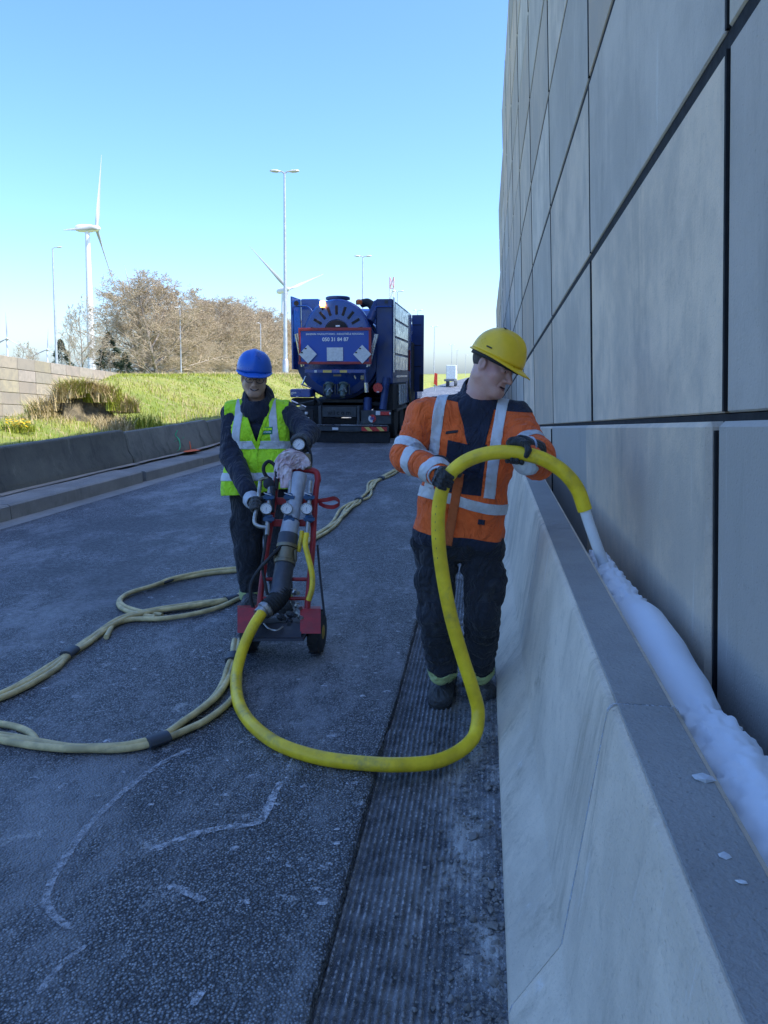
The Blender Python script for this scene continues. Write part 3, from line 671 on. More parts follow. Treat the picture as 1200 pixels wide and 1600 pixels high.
# ---------------------------------------------------------------- street lamps
M['galv'] = simple('galvanised_steel', (.52, .54, .55), .45, .55, var=.15, scale=3, bump=.05); M['lamp_shell'] = simple('lamp_shell', (.62, .63, .63), .4, .2); M['lens'] = simple('lamp_lens', (.5, .52, .52), .15)
def lamp_head(parent, c, d):
    d = nrm(d); s = nrm(np.cross(UPG, d)); Rm = np.stack([d, s, UPG], 1); V = []; Fc = []; pr = [(-.06, .05, .04), (.0, .08, .06), (.12, .14, .09), (.32, .14, .08), (.48, .09, .05), (.53, .03, .02)]
    for (x, w, h) in pr:
        for q in range(10): a = q * 2 * math.pi / 10; V.append(c + Rm @ A_([x, w * math.cos(a), max(h * math.sin(a), -.035)]))
    for i in range(len(pr) - 1):
        for q in range(10): k = (q + 1) % 10; Fc.append((i * 10 + q, i * 10 + k, (i + 1) * 10 + k, (i + 1) * 10 + q))
    Fc += [tuple(range(10)), tuple((len(pr) - 1) * 10 + q for q in range(10))]
    h = MB().raw(V, Fc).build('lamp_head', M['lamp_shell'], parent, True)
    MB().box(c + Rm @ A_([.24, 0, -.042]), (.3, .2, .02), Rm).build('lens', M['lens'], h)
def lamp(base, H, dirs, label, group, rb=.11, rt=.055, arm=.3):
    base = A_(base, float); r = empty('street_lamp', base, label, 'street lamp', group)
    MB().tube([base, base + UPG * H * .5, base + UPG * H], [rb, (rb + rt) / 2, rt], 14).build('pole', M['galv'], r, True)
    MB().tube([base - UPG * .05, base + UPG * .9, base + UPG * 1.0], [rb * 1.35, rb * 1.35, rb], 14).build('pole_sleeve', M['galv'], r, True)
    for d in dirs:
        d = nrm(d); t = base + UPG * (H - .05)
        MB().tube(spline([t, t + d * arm * .4 + UPG * .12, t + d * arm + UPG * .14], 5), .04, 8).build('arm', M['galv'], r, True)
        lamp_head(r, t + d * arm + UPG * .14, d + UPG * .06)
    return r
TW = A_([1.0, 0.15, 0])
mlab = ['tallest double headed street lamp standing just left of the blue truck', 'double headed street lamp rising directly behind the truck tank', 'double headed street lamp peeking over the right rear corner of the truck', 'double headed street lamp just over the open truck door', 'double headed street lamp standing free between the truck and the yellow helmet', 'faint far double headed street lamp left of the yellow helmet, first of the cluster', 'faint far double headed street lamp left of the yellow helmet, second of the cluster', 'faint far double headed street lamp nearest to the yellow helmet']
for i, Yl in enumerate([43.6, 73.5, 103.5, 133.5, 163, 220, 270, 330]):
    bx_ = [-11.3, -11.55, -11.6, -11.5, -10.5, -9.2, -9.5, -8.0][i]
    zb = float(terrain_z(bx_, Yl)) if Yl < 120 else 0.0; tip = [12.72, 12.45, 12.3, 12.2, 11.2, 9.5, 9.5, 9.2][i]
    lamp((bx_, Yl, zb - .1), tip - zb, [TW, -TW], mlab[i], 'double headed lamps along the median', .125 if i == 0 else .1)
p = W(88, 560, 84); H = 14.2; b0 = W(82, 388, 84) - UPG * H; lamp(b0, H, [TW], 'single headed street lamp behind the far wall at left, near the big turbine', 'single headed lamps at left', .15, .08, .5)
b0 = W(281, 482, 104) - UPG * 9.6; lamp(b0, 9.6, [-TW * .3 + A_([0, -1, 0]) * .3], 'single headed street lamp in front of the middle of the tree row', 'single headed lamps at left', .1, .07, .25)
b0 = W(407, 506, 132) - UPG * 9.6; lamp(b0, 9.6, [-TW * .3 + A_([0, -1, 0]) * .3], 'single headed street lamp just above the blue helmet', 'single headed lamps at left', .1, .07, .25)

# ---------------------------------------------------------------- wind turbines
M['turbine'] = simple('turbine_white', (.78, .79, .8), .4, var=.05, scale=.05, bump=.0); M['turbine_shaded'] = simple('turbine_blade_shaded', (.36, .39, .43), .45, var=.05, scale=.05, bump=.0)  # blade grey: unlit side and haze painted into white blades
def blade(c, d, ax, R, m, parent):
    d = nrm(d); ax = nrm(ax); V = []; Fc = []; n = 10
    for f in np.linspace(0.0, 1, 14):
        ch = np.interp(f, [0, .05, .2, .5, 1], [.04, .04, .065, .038, .007]) * R; th = np.interp(f, [0, .05, .2, 1], [.045, .04, .02, .003]) * R; tw = np.interp(f, [0, .2, 1], [1.1, .45, .05])
        s = nrm(np.cross(d, ax)); e1 = s * math.cos(tw) + ax * math.sin(tw); e2 = ax * math.cos(tw) - s * math.sin(tw)
        for q in range(n): a = q * 2 * math.pi / n; V.append(c + d * R * (.02 + .98 * f) + e1 * ch * .5 * math.cos(a) + e1 * ch * .18 + e2 * th * .5 * math.sin(a))
    for i in range(13):
        for q in range(n): k = (q + 1) % n; Fc.append((i * n + q, i * n + k, (i + 1) * n + k, (i + 1) * n + q))
    Fc += [tuple(range(n)), tuple(13 * n + q for q in range(n))]
    MB().raw(V, Fc).build('blade', m, parent, True)
def turbine(hub, ax, dirs, R, H, label, m1, m2):
    hub = A_(hub, float); ax = nrm(ax); top = hub - ax * R * .11 - UPG * R * .04; base = top - UPG * H
    r = empty('wind_turbine', base, label, 'wind turbine', 'wind turbines on the horizon')
    MB().tube([base, base + UPG * H * .5, top], [R * .052, R * .042, R * .028], 20).build('tower', m1, r, True)
    s = nrm(np.cross(UPG, ax)); u2 = np.cross(ax, s); nb = MB(); V = []; Fc = []
    prf = [(-.02, .03, .035), (-.06, .042, .045), (-.14, .045, .048), (-.22, .04, .042), (-.25, .028, .03)]
    for (x, w, h) in prf:
        for q in range(12): a = q * 2 * math.pi / 12; V.append(hub + ax * R * x + s * R * w * np.sign(math.cos(a)) * abs(math.cos(a)) ** .6 + u2 * R * h * np.sign(math.sin(a)) * abs(math.sin(a)) ** .6)
    for i in range(len(prf) - 1):
        for q in range(12): k = (q + 1) % 12; Fc.append((i * 12 + q, i * 12 + k, (i + 1) * 12 + k, (i + 1) * 12 + q))
    Fc += [tuple(range(12)), tuple((len(prf) - 1) * 12 + q for q in range(12))]
    nb.raw(V, Fc).build('nacelle', m1, r, True)
    MB().lathe(hub, ax, [(.038 * R, -.03 * R), (.04 * R, .0), (.03 * R, .035 * R), (.012 * R, .055 * R)], 16).build('hub', m1, r, True)
    for d in dirs: blade(hub, d, ax, R, m2, r)
def camdir(x, y, z, at=(600, 800)):                                        # a direction as seen along one bearing
    f_ = nrm(ray(*at)); r_ = nrm(np.cross(f_, [0, 0, 1.0])); return r_ * x - np.cross(r_, f_) * y + f_ * z
U_ = A_([43, 47, 108.]); V_ = A_([11, -116, 46.1])
B0 = (150, 357); dirs = [camdir(*(U_ * math.sin(a) + V_ * math.cos(a)), at=B0) for a in (.1, .1 + 2 * math.pi / 3, .1 + 4 * math.pi / 3)]
turbine(W(150, 357, 430), camdir(.936, -.05, -.35, B0), dirs, 45, 92, 'large white wind turbine at left with its blades in view', M['turbine'], M['turbine_shaded'])
def spin(a0, c=.97): return [camdir(math.sin(math.radians(a0 + 120 * k)) * c, -math.cos(math.radians(a0 + 120 * k)), math.sqrt(1 - c * c) * math.sin(math.radians(a0 + 120 * k))) for k in range(3)]
turbine(W(449, 452, 770), camdir(.76, 0, -.65), spin(-58, .65), 58, 95, 'wind turbine whose spread blades show behind the tall lamp post beside the truck', M['turbine'], M['turbine_shaded'])
turbine(W(11, 529, 1290), camdir(.5, 0, -.86), spin(-3), 45, 70, 'small distant wind turbine at the left edge over the far wall', M['turbine'], M['turbine_shaded'])
turbine(W(74, 546, 1640), camdir(.5, 0, -.86), spin(2), 45, 70, 'smallest distant wind turbine just left of the left lamp post', M['turbine'], M['turbine_shaded'])
turbine(W(206, 462, 900), camdir(.5, 0, -.86), spin(-14), 37, 70, 'wind turbine hidden by the trees with one blade tip above them', M['turbine'], M['turbine_shaded'])

# ---------------------------------------------------------------- far end of the road
M['far_white'] = simple('far_white_paint', (.6, .66, .68), .5); M['far_red'] = simple('far_red', (.7, .06, .03), .6); M['mast_red'] = simple('mast_red', (.55, .3, .3), .6); M['far_dark'] = simple('far_dark', (.1, .12, .14), .7)
p = W(612, 468, 700); r = empty('lattice_mast', p - UPG * 60, 'far red and white lattice mast showing above the truck', 'mast')
for k in range(6):
    b0 = p - UPG * (40 - 10 * k); mb = MB(); c4 = [(-1.8, -1.8), (1.8, -1.8), (1.8, 1.8), (-1.8, 1.8)]
    for q in range(4):
        a, b = A_([*c4[q], 0]), A_([*c4[(q + 1) % 4], 0]); mb.tube([b0 + a, b0 + a + UPG * 10], .35, 5); mb.tube([b0 + a, b0 + b + UPG * 10], .22, 4); mb.tube([b0 + b, b0 + a + UPG * 10], .22, 4); mb.tube([b0 + a, b0 + b], .22, 4)
    mb.build('lattice_section', M['mast_red'] if k % 2 else M['far_white'], r)
p = W(704, 608, 95); p[2] = 0; r = empty('box_truck', p, 'small pale box truck far up the road beside the yellow helmeted worker', 'truck')
MB().box(p + [0, 2.5, 1.75], (1.2, 4, 1.7), bev=.05).build('cargo_box', M['far_white'], r); MB().box(p + [0, -.0, .8], (1.2, 8.6, .25)).build('chassis', M['far_dark'], r)
MB().box(p + [0, 5.6, 1.3], (1.15, 1.4, 1.4), bev=.1).build('cab', M['far_white'], r)
for sx in (-.5, .5):
    for sy in (1.2, 5.4): MB().cyl(p + [sx - .12, sy, .35], p + [sx + .12, sy, .35], .35, 14).build('wheel', M['far_dark'], r, True)
p = W(680, 602, 50); p[2] = max(p[2] - .4, 0); r = empty('road_sign', p, 'small orange red sign on a post far up the road, right of the truck door', 'sign')
MB().cyl(p, p + UPG * 1.2, .03, 8).build('post', M['galv'], r); MB().prism([p + [-.1, -.04, .5], p + [.14, -.04, .35], p + [.14, -.04, 1.15], p + [-.05, -.04, 1.2]], (0, .03, 0)).build('sign_plate', M['far_red'], r)
rr_ = empty('guard_rail', (-9, 60, 0), 'far grey guard rail up the road behind the open truck door', 'guard rail')
ya_, yb_ = 60, 200
MB().prism([(-8.2, ya_, .55), (-8.2, yb_, .55), (-8.2, yb_, .85), (-8.2, ya_, .85)], (.05, 0, 0)).build('rail', M['galv'], rr_)
for y in np.arange(ya_ + 1, yb_, 4.0): MB().box((-8.27, y, .4), (.1, .08, .9)).build('post', M['galv'], rr_)

# ---------------------------------------------------------------- hoses and the foam bag behind the barrier
M['yellow_hose'] = simple('yellow_hose_rubber', (.93, .64, .02), .42, var=.22, scale=9, bump=.12, bscale=40, dirt=(.30, .24, .08, .8))
M['cream_hose'] = simple('dusty_cream_hose', (.68, .55, .27), .6, var=.35, scale=9, bump=.2, bscale=60, dirt=(.2, .17, .1, .7))
M['tape'] = simple('black_tape', (.045, .055, .07), .5, bump=.3, bscale=50); M['white_pipe'] = simple('white_pipe', (.82, .84, .85), .35, var=.06)
HR = .0305
hose_pts = [W(409, 958, 4.33), W(396, 978, 4.27), W(381, 1010, 4.25), G(371, 1045, .05), G(369, 1075, HR), G(377, 1108, HR), G(400, 1138, HR), G(440, 1165, HR), G(500, 1184, HR), G(560, 1192, HR), G(620, 1195, HR),
            G(680, 1190, .02), G(720, 1172, .03), G(742, 1148, .06), W(747, 1112, 3.44), W(738, 1075, 3.43), W(722, 1025, 3.42), W(705, 965, 3.40), W(692, 900, 3.38), W(685, 840, 3.36), W(686, 790, 3.34), W(697, 750, 3.31),
            W(722, 724, 3.28), W(760, 709, 3.25), W(800, 707, 3.23), W(845, 716, 3.21), W(880, 737, 3.20), W(902, 764, 3.20), W(914, 797, 3.21)]
HP = spline(hose_pts, 8)
yh = empty('delivery_hose', G(500, 1190), 'thick bright yellow hose looping from the cart across the asphalt to the worker in orange', 'hose')
MB().tube(HP, HR, 18).build('hose_tube', M['yellow_hose'], yh, True)
noz = [W(912, 792, 3.21), W(921, 820, 3.22), W(931, 848, 3.24), W(942, 878, 3.27), W(952, 905, 3.3)]
MB().tube(noz, .023, 14).build('nozzle_pipe', M['white_pipe'], yh, True)
# size stamp printed along the hose
mb = MB(); q = int(len(HP) * .66)
for i in range(7):
    p = HP[q + i * 2]; t_ = nrm(HP[q + i * 2 + 1] - HP[q + i * 2]); n_ = nrm(-cf - cr * .5 - t_ * ((-cf - cr * .5) @ t_)); s_ = np.cross(t_, n_)
    mb.raw([p + n_ * (HR + .0008) + t_ * a + s_ * b for a, b in ((-.004, -.0012), (.004, -.0012), (.004, .0012), (-.004, .0012))], [(0, 1, 2, 3)])
mb.build('print', M['tape'], yh)

# long textile sock swelling with foam in the gap between barrier and wall
t = NT('foam_textile'); cc = t.mix(t.noise(6, 4), (.80, .82, .84), (.88, .9, .92)); M['textile'] = t.done(cc, .75, t.bump(t.noise(300, 2), .1, .002, t.bump(t.noise(16, 4, .6), .12, .01)), Subsurface_Weight=.0)
ysb = np.linspace(3.62, .35, 260)
def bag_r(y): return np.interp(y, [.35, 1.0, 1.5, 1.75, 1.88, 1.98, 2.1, 2.35, 2.65, 2.76, 2.84, 3.1, 3.4, 3.62], [.095, .092, .088, .078, .06, .066, .082, .092, .086, .068, .064, .064, .058, .042])
V = []; nb = 64; th = np.arange(nb) * 2 * math.pi / nb
for i, y in enumerate(ysb):
    r = float(bag_r(y)); xc = .558 - .02 * float(sst(2.6, 3.3, y)); zc = .775 + .012 * math.sin(y * 2.1) 
    wr = float(sst(2.72, 2.84, y)) + float(1 - sst(1.86, 1.98, y))                        # twisted stretches wrinkle, the full belly is smooth
    tw = th * 3 + y * 55
    q_ = np.stack([np.cos(th) * 1.2 + 3, np.sin(th) * 1.2 + 3, th * 0 + y * 9 + .8 * np.sin(th)], 1); fold = wr * (-.009 * (1 - 3 * np.abs(fbm(q_ * [1.4, 1.4, 2.6], 3))) + .0035 * np.sin(tw)) + (1 - wr * .5) * .005 * fbm(q_ * [1, 1, .5] + 4, 3)
    fold = fold + .003 * np.sin(th * 2 + y * 7)
    rr = r + fold
    V += [(min(xc + rr[j] * math.cos(th[j]), .715 - .0 * j), y, zc + .92 * rr[j] * math.sin(th[j])) for j in range(nb)]
Fc = [(i * nb + j, i * nb + (j + 1) % nb, (i + 1) * nb + (j + 1) % nb, (i + 1) * nb + j) for i in range(len(ysb) - 1) for j in range(nb)] + [tuple(range(nb))]
bag = empty('foam_sock', (.59, 2, .6), 'lumpy white textile sock filled with foam between barrier and wall', 'foam sock')
MB().raw(V, Fc).build('textile_tube', M['textile'], bag, True)

# bundled supply hoses lying on the road
def bundle(label, pix, n, bands, r=.016, spread=.022, h=None, seed=0, dep=None):
    rnd = np.random.default_rng(seed); base = spline([G(*p, .02) if len(p) == 2 else W(*p) for p in pix], 9)
    L = np.concatenate([[0], np.cumsum(np.linalg.norm(np.diff(base, axis=0), axis=1))]); t_ = np.gradient(base, axis=0); nn = np.stack([-t_[:, 1], t_[:, 0], 0 * L], 1); nn /= np.linalg.norm(nn, axis=1)[:, None]
    root = empty('hose_bundle', base[len(base) // 2] * [1, 1, 0], label, 'hose', 'cream hose bundles on the road')
    tight = np.ones(len(L))
    bl = [b * L[-1] for b in bands]
    for b in bl: tight = np.minimum(tight, .25 + np.abs(L - b) / .28)
    for k in range(n):
        ph0 = rnd.random() * 6; off = ((k - (n - 1) / 2) * spread * (.75 + .6 * np.sin(L * 2.2 + ph0 + k)) + .02 * np.sin(L * 3.1 + ph0)) * np.clip(tight, .35, 1.0) * 1.25
        z = r + (.5 * r) * (1 + np.sin(L * 3.3 + k * 2.4 + ph0)) * (1 if k % 2 else .3)
        P = base + nn * off[:, None]; 
        P[:, 2] = np.where(base[:, 2] > .06, base[:, 2], z)
        MB().tube(P, r, 10).build('hose', M['cream_hose'], root, True)
    for b in bl:
        i = int(np.argmin(np.abs(L - b))); a, c = max(i - 1, 0), min(i + 2, len(L) - 1)
        mid = [base[a] * [1, 1, 0] + [0, 0, r * 1.4], base[c] * [1, 1, 0] + [0, 0, r * 1.4]]; d = nrm(mid[1] - mid[0]); m0 = (mid[0] + mid[1]) / 2
        P = [m0 - d * .05, m0 - d * .02, m0 + d * .02, m0 + d * .05]; mb = MB().tube(P, [spread * .6 * n * .62 + r * .75] * 4, 14)
        mb.V = [[v[0], v[1], max(.004, (v[2] - r * 1.4) * .62 + r * 1.5)] for v in mb.V]; mb.build('tape_band', M['tape'], root, True)
bundle('pair of taped cream hoses curving from the cart wheel to the lower left edge', [(372, 1000), (362, 1035), (357, 1065), (345, 1090), (322, 1112), (290, 1134), (255, 1154), (222, 1164), (180, 1170), (120, 1170), (60, 1162), (10, 1152), (-60, 1140)], 3, (.12, .58), .0165, .026, seed=3)
bundle('short cream hose end curling beside the front bundle at the left edge', [(48, 1160), (40, 1148), (22, 1138), (-5, 1132), (-50, 1128)], 1, (), .0165, seed=5)
bundle('taped cream hoses running from the left edge to the blue helmeted worker', [(-70, 1110), (0, 1088), (60, 1056), (112, 1018), (160, 985), (200, 965), (250, 955), (300, 948), (345, 940), (385, 928)], 3, (.34, .93), .0165, .024, seed=8)
bundle('cream hose loop swinging out behind the left hose bundle', [(160, 995), (178, 975), (205, 968), (250, 968), (300, 962), (345, 950), (395, 922)], 1, (), .0165, seed=9)
bundle('cream hose pair bending round in a loop left of the blue helmeted worker', [(250, 962), (215, 955), (193, 946), (190, 936), (205, 926), (238, 916), (275, 904), (320, 895), (365, 890), (420, 888)], 2, (.55,), .0165, .024, seed=10)
bundle('twisted cream hose bundle running from the cart back to the truck', [(470, 850), (500, 832), (520, 818), (540, 800), (560, 782), (575, 765), (585, 755), (600, 745), (618, 735), (640, 727), (650, 718)], 4, (.35, .62, .82), .0165, .028, seed=12)

# ---------------------------------------------------------------- foam pump trolley
M['red'] = simple('red_paint', (.36, .02, .025), .45, var=.3, scale=14, bump=.15, dirt=(.09, .05, .04, .5)); M['black_metal'] = simple('black_metal', (.03, .035, .045), .55, .3, dirt=(.12, .12, .12, .4))
M['steel'] = simple('worn_steel', (.42, .42, .40), .4, .8, var=.35, scale=25, bump=.3, dirt=(.2, .18, .15, .5)); M['grey_pvc'] = simple('grey_pvc', (.42, .46, .52), .4, dirt=(.25, .25, .25, .4)); M['dark_pipe'] = simple('dark_grey_pipe', (.055, .065, .085), .45, dirt=(.2, .2, .2, .35))
M['rubber'] = simple('black_rubber', (.018, .019, .021), .7, bump=.4, dirt=(.12, .12, .12, .35)); M['dial'] = simple('dial_white', (.78, .79, .8), .35, var=.03); M['blue_fit'] = simple('blue_fitting', (.03, .09, .2), .4, .2, dirt=(.1, .1, .1, .5)); M['brass'] = simple('dull_brass', (.25, .22, .15), .5, .7, dirt=(.15, .14, .1, .5))
M['yellow_rim'] = simple('yellow_rim', (.45, .3, .04), .6, dirt=(.1, .08, .05, .6))
def CP(px, py, off=0.0): return W(px, py, 4.42 + (990 - py) / 252 * .45 - off)
cart = empty('pump_trolley', G(440, 1012), 'red hand trolley with pressure gauges, valves and a thick grey pipe', 'trolley')
# frame
for pts in ([(403, 972), (410, 905), (421, 832), (430, 770), (432, 748)], [(478, 972), (484, 905), (488, 860), (494, 764), (497, 748)]):
    P = spline([CP(*p) for p in pts], 4); MB().tube(P, .0185, 10).build('rail', M['red'], cart, True)
MB().tube(spline([CP(432, 752), CP(435, 738), CP(450, 735), CP(480, 734), CP(494, 738), CP(497, 752)], 5), .02, 10).build('top_bar', M['red'], cart, True)
for py, h in ((783, .034), (817, .034)):
    a, b = CP(416, py), CP(494, py); MB().box((a + b) / 2, (np.linalg.norm(b - a), .014, h + .01), np.stack([nrm(b - a), nrm(np.cross(A_([0, 0, 1.]), nrm(b - a))), A_([0, 0, 1.])], 1), .003).build('cross_plate', M['red'], cart)
for py in (905, 935):
    MB().cyl(CP(408, py), CP(482, py), .011, 10).build('cross_bar', M['red'], cart, True)
for x0, x1, y0, y1 in ((371, 401, 950, 989), (469, 501, 951, 990)):
    MB().prism([CP(x0, y0, .03), CP(x1, y0, .03), CP(x1, y1, .08), CP(x0, y1, .08)], cf * .008).build('mud_guard', M['red'], cart)
    MB().prism([CP(x0, y0, .03), CP(x1, y0, .03), CP(x1, y0 - 4, -.12), CP(x0, y0 - 4, -.12)], A_([0, 0, -.008])).build('mud_guard_top', M['red'], cart)
MB().prism([CP(380, 974, .05), CP(472, 974, .05), CP(470, 999, .10), CP(388, 999, .10)], cf * .22).build('toe_box', M['black_metal'], cart)
MB().prism([CP(378, 998, .14), CP(474, 998, .14), CP(474, 1002, .14), CP(378, 1002, .14)], cf * .3).build('toe_plate', M['black_metal'], cart)
MB().tube(spline([CP(412, 974, .07), CP(420, 982, .1), CP(432, 985, .11), CP(442, 979, .08)], 5), .005, 6).build('release_ring', M['steel'], cart, True)
# wheels
ax = A_([1, 0, 0.]); gl, gr = G(389, 1021), G(493, 1024)
for c, sgn in ((gl + A_([0, .05, .128]), -1), (gr + A_([0, .05, .128]), 1)):
    wr_ = MB().lathe(c - ax * .038, ax, [(.07, 0), (.105, .0), (.124, .012), (.13, .038), (.124, .064), (.105, .076), (.07, .076)], 28).build('wheel', M['rubber'], cart, True)
    MB().lathe(c - ax * .03, ax, [(.03, -.012), (.068, 0), (.072, .03), (.068, .06), (.03, .072)], 20).build('rim', M['yellow_rim'], wr_, True)
    mb = MB()
    for k in range(22):
        a = k * 2 * math.pi / 22; d = A_([0, math.cos(a), math.sin(a)]); mb.box(c + d * .129 + ax * (.017 if k % 2 else -.017), (.03, .012, .01), np.stack([ax, np.cross(d, ax), d], 1))
    mb.build('tread', M['rubber'], wr_)['kind'] = 'stuff'
MB().cyl(gl + A_([.04, .05, .128]), gr + A_([-.04, .05, .128]), .014, 10).build('axle', M['steel'], cart)
# main pipe, couplings and elbow
MB().tube([CP(468, 742, .02), CP(455, 812, .03)], .049, 20).build('upper_pipe', M['grey_pvc'], cart, True)
MB().tube([CP(455, 815, .03), CP(450, 838, .03)], .054, 20).build('pipe_sleeve', M['grey_pvc'], cart, True)
MB().tube([CP(451, 836, .03), CP(448, 854, .03)], .062, 20).build('pipe_sleeve', M['dark_pipe'], cart, True)
cp_ = MB()
for (a, b, r_) in ((853, 858, .066), (859, 876, .06), (877, 882, .065)): cp_.tube([CP(449 - (a - 853) * .15, a, .03), CP(449 - (b - 853) * .15, b, .03)], r_, 20)
for q in (-1, 1): cp_.box(CP(446 + q * 16, 868, .05), (.012, .03, .07))
cp_.build('coupling', M['brass'], cart, True)
MB().tube(spline([CP(445, 880, .03), CP(441, 905, .03), CP(438, 922, .03), CP(434, 934, .04)], 5), .058, 20).build('lower_pipe', M['dark_pipe'], cart, True)
P = spline([CP(441, 925, .03), CP(436, 934, .045), CP(428, 942, .06), CP(418, 950, .075)], 8); MB().tube(P, [.05 + (.006 if i % 3 == 0 else 0) for i in range(len(P))], 18).build('flexible_elbow', M['rubber'], cart, True)
P = [CP(421, 947, .075), CP(417, 951, .08), CP(416.5, 951.5, .08), CP(412, 955, .085), CP(411.5, 955.5, .085), CP(404, 962, .095)]; MB().tube(P, [.045, .047, .052, .052, .044, .04], 16).build('hose_coupling', M['steel'], cart, True)
# fittings under the elbow
rnd = np.random.default_rng(4)
for i, (px, py) in enumerate([(455, 960), (463, 945), (452, 972), (468, 962), (440, 965), (460, 925)]):
    MB().lathe(CP(px, py, .02), [rnd.uniform(-1, 1), -1, rnd.uniform(-.3, .6)], [(.012, -.05), (.02, -.03), (.02, .01), (.013, .015), (.013, .05)], 6).build('fitting', M['steel'] if i % 2 else M['black_metal'], cart)
# three valve and gauge columns
def gauge(c, d, r, parent):
    d = nrm(d); g = MB().lathe(c, d, [(r * .9, -.03), (r, -.02), (r * 1.06, .0), (r * 1.06, .008), (r * .96, .011), (r * .94, .004)], 28).build('gauge', M['steel'], parent, True)
    MB().lathe(c, d, [(r * .94, .002), (r * .94, .006)], 28).build('dial', M['dial'], g)
    s_ = nrm(np.cross(d, [0, 0, 1.])); u_ = np.cross(s_, d); mb = MB()
    for k in range(11):
        a = math.radians(225 - k * 27); e = -s_ * math.cos(a) + u_ * math.sin(a); f = np.cross(d, e); mb.raw([c + d * .0068 + e * r * x + f * y for x, y in ((.66, -.0007), (.84, -.0007), (.84, .0007), (.66, .0007))], [(0, 1, 2, 3)])
    mb.build('scale_marks', M['rubber'], g)
    a = math.radians(random.choice([250, 265, 230])); e = -s_ * math.cos(a) + u_ * math.sin(a); f = np.cross(d, e)
    MB().prism([c + d * .007 - e * r * .2 - f * .0016, c + d * .007 - e * r * .2 + f * .0016, c + d * .007 + e * r * .7], d * .001).build('needle', M['blue_fit'], g)
tocam = lambda p: nrm(CAM - p)
for gx_ in (416, 448, 479):
    MB().tube([CP(gx_ + 6, 752, .05), CP(gx_ + 5, 768, .06), CP(gx_ + 4, 790, .06), CP(gx_ + 2, 822, .06), CP(gx_ + 1, 836, .06)], [.013, .014, .013, .014, .012], 12).build('riser_pipe', M['steel'], cart, True)
    for py in (777, 811):
        c = CP(gx_ + 4, py, .06); mb = MB().lathe(c - A_([0, 0, .022]), [0, 0, 1], [(.018, 0), (.026, .006), (.026, .016), (.019, .022), (.019, .028), (.026, .032), (.026, .042), (.018, .048)], 6); mb.box(c + tocam(c) * .02, (.066, .02, .018)); mb.build('valve', M['blue_fit'], cart)
    c = CP(gx_, 795, .10); MB().cyl(CP(gx_ + 3, 795, .05), c, .009, 8).build('gauge_stem', M['brass'], cart); gauge(c, tocam(c) + A_([0, 0, .15]), .0335, cart)
    mb = MB().tube([CP(gx_ + 8, 774, .09), CP(gx_ - 4, 770, .11)], .0025, 5); mb.build('cable_tie', M['white_pipe'], cart)
MB().tube(spline([CP(407, 750, .06), CP(403, 785, .06), CP(398, 817, .06), CP(404, 822, .06), CP(416, 824, .06)], 6), .0125, 12).build('side_pipe', M['steel'], cart, True)
MB().tube(spline([CP(405, 752, .06), CP(411, 748, .07), CP(419, 748, .07)], 4), .012, 10).build('side_pipe_bend', M['brass'], cart, True)
c = CP(420, 756, .06); MB().lathe(c, tocam(c), [(.02, -.03), (.036, -.02), (.036, .012), (.022, .02)], 14).build('shut_off_valve', M['black_metal'], cart, True)
MB().tube([CP(426, 760, .06), CP(424, 800, .03)], .02, 12).build('valve_body', M['black_metal'], cart, True)
MB().tube(spline([CP(431, 765, .05), CP(432, 742, .06), CP(429, 727, .07), CP(420, 721, .08), CP(413, 727, .08), CP(412, 736, .07), CP(417, 745, .05), CP(424, 750, .03)], 7), .0115, 10).build('looped_hose', M['rubber'], cart, True)
MB().tube(spline([CP(417, 832, .06), CP(413, 860, .07), CP(410, 885, .07), CP(415, 915, .05), CP(418, 930, .03)], 6), .009, 10).build('thin_hose', M['rubber'], cart, True)
MB().tube(spline([CP(448, 834, .07), CP(440, 852, .08), CP(425, 868, .09), CP(405, 890, .09), CP(393, 912, .07), CP(392, 935, .03), CP(396, 950, .0)], 7), .0105, 10).build('thin_hose', M['rubber'], cart, True)
MB().tube(spline([CP(479, 834, .07), CP(477, 850, .08), CP(482, 872, .09), CP(488, 900, .09), CP(487, 922, .08), CP(482, 938, .05)], 7), .0165, 12).build('yellow_feed_hose', M['yellow_hose'], cart, True)
MB().tube(spline([CP(472, 830, .06), CP(470, 845, .05), CP(466, 862, .02)], 5), .014, 10).build('yellow_stub_hose', M['yellow_hose'], cart, True)
MB().tube([CP(496, 852, -.05), CP(500, 900, -.04), CP(507, 962, .0)], .007, 8).build('stay_rod', M['black_metal'], cart, True)
# hanging strap
Ps = spline([CP(496, 783, .0), CP(510, 781, .02), CP(524, 779, .02), CP(531, 786, .02), CP(522, 792, .02), CP(508, 791, .02), CP(498, 786, .01)], 6); V = []
for p in Ps: V += [p + A_([0, 0, .013]), p - A_([0, 0, .013]), p - A_([0, 0, .013]) + cf * .004, p + A_([0, 0, .013]) + cf * .004]
Fc = [(4 * i + q, 4 * i + (q + 1) % 4, 4 * i + 4 + (q + 1) % 4, 4 * i + 4 + q) for i in range(len(Ps) - 1) for q in range(4)]
MB().raw(V, Fc).build('strap', M['red'], cart, True)
# control head at the top with the fourth gauge
MB().tube([CP(452, 722, -.02), CP(462, 708, -.02), CP(470, 695, -.02)], [.045, .05, .045], 14).build('control_head', M['black_metal'], cart, True)
MB().tube([CP(478, 712, .0), CP(481, 735, .0)], [.032, .028], 12).build('head_coupling', M['brass'], cart, True)
MB().tube(spline([CP(473, 690, 0), CP(482, 700, 0), CP(486, 715, 0), CP(485, 733, .0)], 5), .01, 8).build('lever', M['black_metal'], cart, True)
c = CP(467, 695, .055); MB().cyl(CP(468, 700, -.02), c, .012, 8).build('gauge_stem', M['brass'], cart); gauge(c, tocam(c) + A_([0, 0, .3]), .036, cart)

